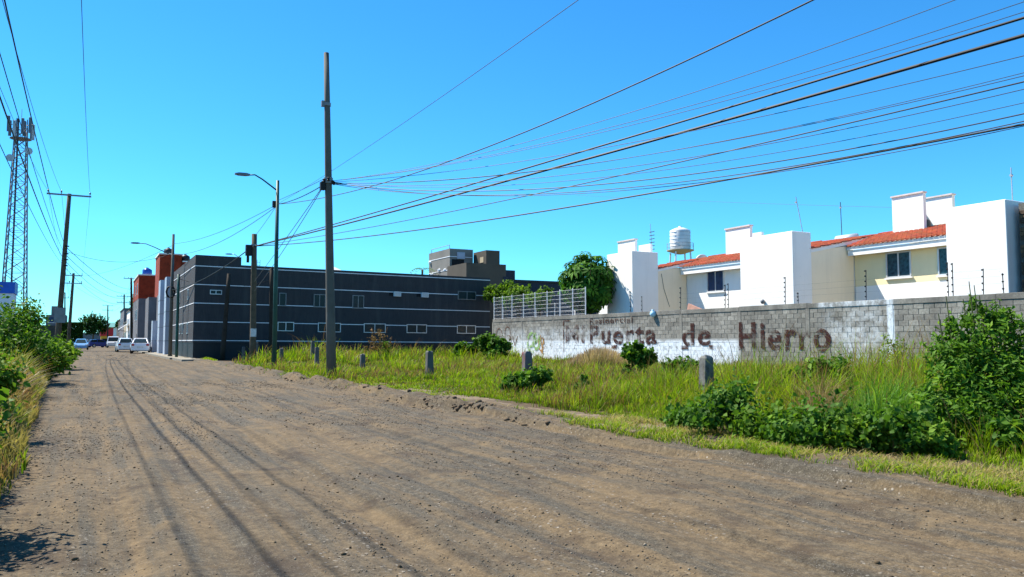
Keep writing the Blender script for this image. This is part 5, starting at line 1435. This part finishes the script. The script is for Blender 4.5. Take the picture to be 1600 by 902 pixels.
def tree(label, base, lobes, ncl, per, leaf, palette, r=.15, name='tree', group=None):
    t = thing(name, label, 'tree', base, group)
    top = max(lobes, key=lambda l: l[2]); c = Vector((np.mean([l[0] for l in lobes]), np.mean([l[1] for l in lobes]), np.mean([l[2] for l in lobes])))
    tk = MB().tube([Vector(base), Vector(base) * .4 + c * .6, c], [r, r * .75, r * .4], 8).build('trunk', 'bark', t, True)
    for l in lobes: MB().tube([Vector(base) * .45 + c * .55, (c + Vector(l[:3])) / 2, Vector(l[:3])], [r * .5, r * .35, r * .12], 6).build('limb', 'bark', tk, True)
    foliage(t, lobes, ncl, per, leaf, palette, 'crown', .17)
    return t
def lob(c, r, n, k=.55):
    out = []
    for i in range(n):
        a = random.uniform(0, 6.28); e = random.uniform(-.5, .9)
        out.append((c[0] + r[0] * k * math.cos(a), c[1] + r[1] * k * math.sin(a), c[2] + r[2] * k * e, r[0] * random.uniform(.4, .6), r[1] * random.uniform(.4, .6), r[2] * random.uniform(.4, .6)))
    return out
p = at(146, 507, 240); tree('round dark tree at the end of the street', (p.x, p.y, 0), lob((p.x, p.y, p.z - 1.2), (3.9, 3.9, 4.2), 12), 520, 14, .55, DARKG, .3)
p = at(202, 470, 138); tree('tall loose green tree beside the red house', (p.x + .6, p.y, 0), lob((p.x + .9, p.y, p.z - .6), (1.7, 2, 3.0), 8), 420, 12, .35, GREENS, .2)
p = at(190, 512, 170); tree('dark street tree beyond the parked hatchback', (p.x + .3, p.y, 0), lob((p.x + .8, p.y, 4.3), (2.2, 2.5, 1.8), 6), 260, 12, .4, DARKG, .2)
for px, py, x, rx, lab in ((783, 453, 27.6, 1.1, 'bright green shrub tree behind the mesh fence at its far end'), (812, 455, 27.2, 1.2, 'bright green shrub tree behind the middle of the mesh fence'), (845, 462, 27.0, .9, 'low bright green shrub tree behind the mesh fence near the big tree')):
    p = onX(px, py, x); tree(lab, (x, p.y, 0), lob((x, p.y, p.z - .35), (rx, rx * 1.2, 1.0), 6), 200, 12, .24, YELLOWG, .08)
# palm showing over the parapet
p = at(660, 418, 72)
pt = thing('palm_tree', 'small palm with arching fronds showing above the grey parapet', 'palm', (p.x, p.y, 0))
MB().tube([(p.x, p.y, 0), (p.x, p.y, p.z - .2)], [.14, .1], 8).build('trunk', 'bark', pt, True)
for k in range(9):
    a = 6.283 * k / 9 + .3; Ls = random.uniform(1.0, 1.5)
    V, Fq, Cc = [], [], []; b = 0; prev = None
    for i in range(9):
        f = i / 8; c = Vector((p.x + math.cos(a) * Ls * f, p.y + math.sin(a) * Ls * f, p.z - .2 + .9 * f - 1.35 * f * f))
        sd_ = Vector((-math.sin(a), math.cos(a), 0)); wl_ = .30 * math.sin(math.pi * min(1, f * .9 + .1)) + .02
        for s in (-1, 1):
            V += [c - Vector((.03 * math.cos(a), .03 * math.sin(a), 0)), c + Vector((.06 * math.cos(a), .06 * math.sin(a), 0)), c + sd_ * s * wl_ + Vector((.1 * math.cos(a), .1 * math.sin(a), -.12))]
            Fq.append((b, b + 1, b + 2)); b += 3; Cc += [np.array((.09, .19, .03)) * random.uniform(.7, 1.3)] * 3
    np_mesh('frond', np.array([tuple(v) for v in V]), [np.array(Fq)], 'leaf', pt, np.array(Cc))

# ------------------------------------------------------------------ shrubs in the lot and along it
def bush(label, px, d, w, h, ncl, per, leaf, palette=GREENS, depth=None, nl=7, base_z=.05, **kw):
    p = at(px, HORIZON, d); depth = depth or w
    lobes = []
    for i in range(nl):
        a = random.uniform(0, 6.28); r = random.uniform(.2, .75) ** .7
        z = random.uniform(.12, .80)
        k = math.sin(math.pi * (.25 + .6 * z))
        lobes.append((p.x + math.cos(a) * w * .5 * r * k, p.y + math.sin(a) * depth * .5 * r * k, base_z + h * z, w * (q_ := random.uniform(.13, .30)), depth * q_, h * random.uniform(.12, .26)))
    return shrub(label, (p.x, p.y, base_z), lobes, ncl, per, leaf, palette, **kw)
G = 'bushes in the weedy lot'
# big shrub at the right edge
p = at(1545, HORIZON, 8.7)
lb_ = []
for (px, py, r, dd) in ((1505, 545, .30, 8.9), (1545, 532, .30, 9.0), (1590, 560, .34, 9.0), (1520, 590, .36, 8.7), (1478, 600, .26, 8.7), (1565, 620, .42, 8.6), (1500, 645, .36, 8.4), (1462, 640, .22, 8.5), (1615, 560, .30, 9.1), (1605, 650, .42, 8.5),
                        (1530, 492, .17, 9.1), (1560, 500, .15, 9.1), (1500, 515, .15, 9.0), (1485, 565, .22, 8.8), (1640, 620, .4, 9.0), (1575, 515, .16, 9.1), (1520, 690, .30, 8.2), (1570, 695, .34, 8.2), (1470, 690, .20, 8.2), (1620, 700, .34, 8.2), (1448, 668, .15, 8.3)):
    q = at(px, py, dd); lb_.append((q.x, q.y, max(q.z, .22), r, r, r))
bigs = shrub('large dense green shrub with tall upright stalks at the lot edge', (p.x, p.y + .1, .05), lb_, 1250, 13, .072, ((0.03, 0.09, 0.008), (0.125, 0.26, 0.02), (0.28, 0.42, 0.04)), 'shrub', G, 'shrub', 6, .42, .20)
for k, (px, py) in enumerate(((1514, 440), (1522, 446), (1505, 468), (1530, 462), (1478, 462), (1540, 470), (1555, 470), (1466, 490), (1588, 520))):
    q0, q1 = at(px + 14, 590, 8.95), at(px, py, 9.0)
    MB().tube([q0, (q0 + q1) / 2 + Vector((.02, 0, 0)), q1 + (q1 - q0) * .0], [.012, .010, .005], 5).build('stalk', 'stem', bigs)
# low leafy bushes along the verge in front of the grass
rowb = [(1085, 10.1, .6, .34, 'low broad leaf bush at the lot edge below the mottled post'), (1142, 9.2, .95, .60, 'tallest leafy bush, second along the verge from the mottled post'), (1205, 8.7, .7, .36, 'low leafy bush in the middle of the verge row'), (1262, 8.4, .9, .52, 'leafy bush right of the middle of the verge row'), (1335, 8.1, .6, .34, 'small leafy bush beside the grassy gap of the verge row'), (1392, 7.9, .75, .50, 'leafy bush just left of the large shrub'), (1446, 7.7, .5, .30, 'small leafy plant at the left foot of the large shrub'), (1580, 7.7, .4, .42, 'small leafy plant at the right foot of the large shrub')]
for i_, (px, d, w, h, lab) in enumerate(rowb):
    bush(lab, px, d, w, h, int(170 * w + 40), 11, .062, (GREENS, GREENS, YELLOWG, GREENS, YELLOWG, GREENS, YELLOWG, GREENS)[i_], group=G, aspect=.8, spread=.42, nl=12)
bush('leafy bush growing at the foot of the red streaked post', 818, 16.6, 1.0, .62, 240, 14, .10, GREENS, group=G, aspect=.8, spread=.22)
bush('large leafy bush at the far end of the painted wall', 768, 46.5, 2.3, 1.75, 300, 14, .22, GREENS, group=G, aspect=.8, spread=.2)
bush('smaller leafy bush left of the bush at the wall end', 728, 47.5, 1.5, 1.0, 180, 12, .22, GREENS, group=G, aspect=.8, spread=.2)
bush('tall leafy weed before the white painted part of the wall', 995, 21.5, .8, 1.15, 170, 12, .13, GREENS, group=G, aspect=.8, spread=.24)
bush('leafy weed clump left of the mottled post', 1065, 17.5, 1.2, .75, 180, 12, .11, GREENS, group=G, aspect=.7, spread=.24)
bush('small leafy weed low in the grass before the wall middle', 905, 15.5, .5, .5, 90, 10, .09, GREENS, group=G, spread=.24)
bush('tall weed with reddish leaves in the grass before the wall', 1295, 12.5, .9, .95, 170, 12, .10, GREENS, group=G, aspect=.6, spread=.26)
bush('thin pale weed climbing before the grey bay of the wall', 1400, 15.5, .7, 1.35, 110, 8, .07, YELLOWG, group=G, spread=.3)
bush('spindly reddish weed in front of the grey building windows', 590, 44, 1.3, 1.75, 60, 8, .12, ((.10, .08, .02), (.22, .12, .05), (.30, .16, .08)), group=G, spread=.3)
bush('low olive bush right of the spindly weed by the grey building', 606, 45, 1.0, 1.1, 80, 10, .14, YELLOWG, group=G, spread=.3)
# left roadside shrubs
GL = 'shrubs along the left roadside'
left = [(-30, 9.5, .9, .9, YELLOWG, 'yellowish leafy weed nearest on the left roadside'), (-6, 14.0, 1.1, 1.25, YELLOWG, 'leafy green weed second along the left roadside'), (30, 18, .7, .8, YELLOWG, 'low pale weed at the left road edge'),
        (12, 21, 1.9, 2.75, GREENS, 'tall dark vine covered shrub below the telecom mast'), (34, 22, 1.2, 2.0, YELLOWG, 'tall bright shrub beside the vine covered shrub'), (60, 23.5, 1.4, 1.15, YELLOWG, 'rounded bright green weed midway on the left roadside'),
        (78, 28, 1.4, 1.0, YELLOWG, 'green weed clump before the leaning pole'), (92, 33, 1.3, .95, YELLOWG, 'pale green weed clump at the left edge near the leaning pole'), (50, 34, 2.5, 1.25, GREENS, 'broad green shrub behind the roadside weeds'), (76, 45, 2.0, 1.0, GREENS, 'green shrub at the foot of the leaning pole'), (22, 40, 2.6, 2.0, YELLOWG, 'large pale shrub behind the vine covered shrub')]
left += [(-95, 7.2, 1.0, 1.3, GREENS, 'leafy weed at the near left edge of the road'), (-190, 4.7, 1.1, 1.2, GREENS, 'leafy weed shading the bottom left corner of the road'), (-150, 5.9, 1.0, 1.2, YELLOWG, 'pale leafy weed shading the near left road edge')]
for px, d, w, h, pl, lab in left:
    px -= 4
    bush(lab, px, d, w, h, int(220 + 80 * w), 12, .045 + .003 * d, pl, group=GL, aspect=.6, spread=.36, nl=10, base_z=.1, r=.018)

# ------------------------------------------------------------------ grass and weeds
def cols(n, x, y, base, tip, seed, dry=.3, pink=.25):
    f = fbm(x * .35, y * .35, seed); g = fbm(x * 1.1, y * 1.1, seed + 9)
    b = pal(rng.uniform(0, 1, n), *base); t = pal(rng.uniform(0, 1, n), *tip)
    dr = (rng.uniform(0, 1, n) < dry * smooth(g, .40, .70) * 1.6)[:, None]
    t = np.where(dr, np.array((.36, .28, .10)) * rng.uniform(.7, 1.15, (n, 1)), t)
    b = np.where(dr, np.array((.18, .16, .05)) * rng.uniform(.7, 1.1, (n, 1)), b)
    pk = (rng.uniform(0, 1, n) < pink * smooth(f, .44, .66) * 1.8)[:, None]
    t = np.where(pk, np.array((.30, .14, .085)) * rng.uniform(.7, 1.25, (n, 1)), t)
    return b, t
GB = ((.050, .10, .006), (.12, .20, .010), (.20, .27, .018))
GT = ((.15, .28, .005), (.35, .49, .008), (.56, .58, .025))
def lot_grass(n, dmin, dmax, wd, per, hmul, seed, spread):
    """tussocks: each a fountain of blades with a height and tint of its own"""
    m = n // per
    d = np.sqrt(rng.uniform(dmin ** 2, dmax ** 2, m)); a = rng.uniform(-.52, .72, m)
    Xc = d * a; x = Xc * CT + d * ST; y = -Xc * ST + d * CT
    k = (x > lot_left(y) + .05 + .30 * (fbm(y * .8, y * 0 + 2, 7) - .5)) & (x < WALLX - .15) & (y < LOTY1) & (y > 1.0)
    # the large shrub and the verge bushes stand clear of tall grass in front of them
    sx, sy = x - SHR.x, y - SHR.y
    k &= ~(sx * sx + sy * sy < .9)
    x, y = x[k], y[k]; m = len(x)
    f = fbm(x * .32, y * .32, seed + 5); g = fbm(x * .9, y * .9, 51)
    th = (.12 + .42 * smooth(fbm(x * .7, y * .7, 53), .32, .68) + .18 * g) * rng.uniform(.5, 1.3, m) * hmul * 1.22
    th *= .5 + .5 * smooth(x - lot_left(y), .05, 1.0) + .75 * smooth(y, 18, 24) * (1 - smooth(x - lot_left(y), .6, 2.2))
    th *= .56 + .65 * smooth(y, 37, 44) + .85 * smooth(x, 8.3, 9.6) * smooth(-y, -13.0, -9.0)
    th *= 1 - .45 * (1 - smooth(x, 8.6, 10.2)) * smooth(y, 11, 14)
    th *= np.where((x < 7.6) & (y < 6.0), .4, 1)
    kind = fbm(x * .45 + 9, y * .45, 67) + rng.normal(0, .10, m)
    tint = rng.uniform(0, 1, m)
    X = np.repeat(x, per) + rng.normal(0, spread, m * per); Y = np.repeat(y, per) + rng.normal(0, spread, m * per)
    ang = np.arctan2(Y - np.repeat(y, per), X - np.repeat(x, per)) + rng.normal(0, .5, m * per)
    N = m * per
    T = np.clip(np.repeat(tint, per) * .7 + rng.uniform(0, 1, N) * .45 - .07, 0, 1); K = np.repeat(kind, per)
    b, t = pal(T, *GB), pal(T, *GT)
    dry = ((K > .56) & (rng.uniform(0, 1, N) < .5))[:, None]
    t = np.where(dry, pal(T, (.16, .075, .035), (.30, .155, .075), (.40, .27, .13)), t); b = np.where(dry, pal(T, (.06, .06, .015), (.12, .11, .03), (.17, .14, .04)), b)
    pk = ((rng.uniform(0, 1, N) < .14))[:, None]
    t = np.where(pk, pal(T, (.20, .085, .05), (.33, .18, .09), (.44, .33, .12)), t)
    hh = np.repeat(th, per) * rng.uniform(.45, 1.12, N)
    hh = np.where(pk[:, 0], hh * 1.35, hh)
    P = np.stack([X, Y, lot_z(X, Y)], 1)
    dd = np.hypot(X, Y)
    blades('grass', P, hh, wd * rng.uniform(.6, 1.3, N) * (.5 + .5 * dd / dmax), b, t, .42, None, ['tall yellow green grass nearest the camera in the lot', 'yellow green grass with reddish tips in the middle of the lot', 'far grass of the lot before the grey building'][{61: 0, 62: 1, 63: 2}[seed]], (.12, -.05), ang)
SHR = at(1545, HORIZON, 8.9)
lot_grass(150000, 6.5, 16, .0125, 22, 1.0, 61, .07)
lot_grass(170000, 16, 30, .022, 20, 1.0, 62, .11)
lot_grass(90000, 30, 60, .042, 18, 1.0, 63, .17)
# pinkish seed-head clump before the wall, reed-like green grass before the shrub
def clump(label, px0, px1, d0, d1, n, h, wd, base, tip, lean=.3):
    a, d = rng.uniform(px0, px1, n), rng.uniform(d0, d1, n)
    Xc = (a - CX) / F * d; x = Xc * CT + d * ST; y = -Xc * ST + d * CT
    P = np.stack([x, y, lot_z(x, y)], 1)
    h = h * np.clip(1.25 - np.abs((a - (px0 + px1) / 2) / (px1 - px0)) * 1.9 + .5 * (fbm(x * 2.5, y * 2.5, 77) - .5), .3, 1.1)
    blades('grass', P, h * rng.uniform(.5, 1.1, n), wd * rng.uniform(.6, 1.2, n), pal(rng.uniform(0, 1, n), *base), pal(rng.uniform(0, 1, n), *tip), lean, None, label)
clump('pinkish seeding grass clump before the painted wall', 880, 990, 29, 37, 5200, .85, .03, GB, ((.34, .20, .12), (.46, .29, .19), (.55, .38, .26)))
clump('tall fresh green reed grass left of the large shrub', 1270, 1480, 9.0, 14.0, 5200, .72, .014, ((.04, .10, .01), (.07, .16, .015), (.10, .2, .02)), ((.09, .22, .02), (.15, .32, .03), (.26, .38, .05)), .45)
clump('reddish tipped grass along the wall foot before the maroon word', 1150, 1330, 18, 23, 3800, .6, .02, GB, ((.30, .16, .05), (.38, .22, .07), (.30, .30, .06)), .35)
clump('dry brown bent grass right before the large shrub', 1230, 1330, 10, 12.5, 2200, .7, .012, ((.10, .08, .03), (.16, .12, .05), (.2, .15, .06)), ((.22, .14, .07), (.32, .22, .1), (.4, .3, .15)), .6)
# verge strip: short green grass and straw
n = 80000
y = 1.5 + rng.uniform(0, 1, n) ** 1.9 * 36; x = rng.uniform(5.72, 6.75, n)
dens = np.where(y < 9.3, smooth(fbm(x * 2.6, y * 1.6, 141), .30, .55) * smooth(x, 5.7, 5.85), smooth(fbm(x * 3, y * 1.4, 141), .50, .62) * np.exp(-((x - 6.14) / .09) ** 2))
k = (rng.uniform(0, 1, n) < dens) & (x < lot_left(y) + .3); x, y = x[k], y[k]; n = len(x)
P = np.stack([x, y, np.where(x > 6.05, walk_z(x, y), road_z(x, y)) - .005], 1)
str_ = (rng.uniform(0, 1, n) < .25 + .5 * smooth(x, 6.0, 6.3))[:, None]
b = np.where(str_, np.array((.30, .24, .09)), pal(rng.uniform(0, 1, n), *GB)); t = np.where(str_, np.array((.46, .37, .15)), pal(rng.uniform(0, 1, n), *GT))
blades('verge_grass', P, rng.uniform(.03, .12, n), .006 + .0006 * y, b, t, .8, None, 'short grass and straw strip between road and lot')
# left roadside: dry weeds below, green above
n = 110000
d = np.sqrt(rng.uniform(3.0 ** 2, 48 ** 2, n)) ** .85 * 1.7; d = d[d < 50]; n = len(d)
y = d * 1.0; e = -.33 - .026 * y
x = e - np.abs(rng.normal(0, 1.0, n)) * (.5 + .05 * y) - .25 * (fbm(y * .8, y * 0 + 5, 151) - .5)
k = x > -14; x, y = x[k], y[k]; n = len(x); e = -.33 - .026 * y
P = np.stack([x, y, np.full(n, .06)], 1)
hh = (.10 + 1.05 * smooth(e - x, 0, .6) * fbm(x * .7, y * .7, 155) + .12) * rng.uniform(.5, 1.2, n)
b, t = cols(n, x, y, GB, ((.07, .13, .006), (.18, .25, .012), (.36, .36, .04)), 64, 1.5, 1.0)
blades('roadside_weeds', P, hh, .008 + .0011 * y, b, t, .45, None, 'dry brown and green weeds along the left edge of the road', (.02, -.02))
# tufts on the pavement corner of the grey building
clump('small grass patch at the foot of the grey building corner', 306, 342, 47.5, 50.2, 1400, .25, .04, GB, GT)
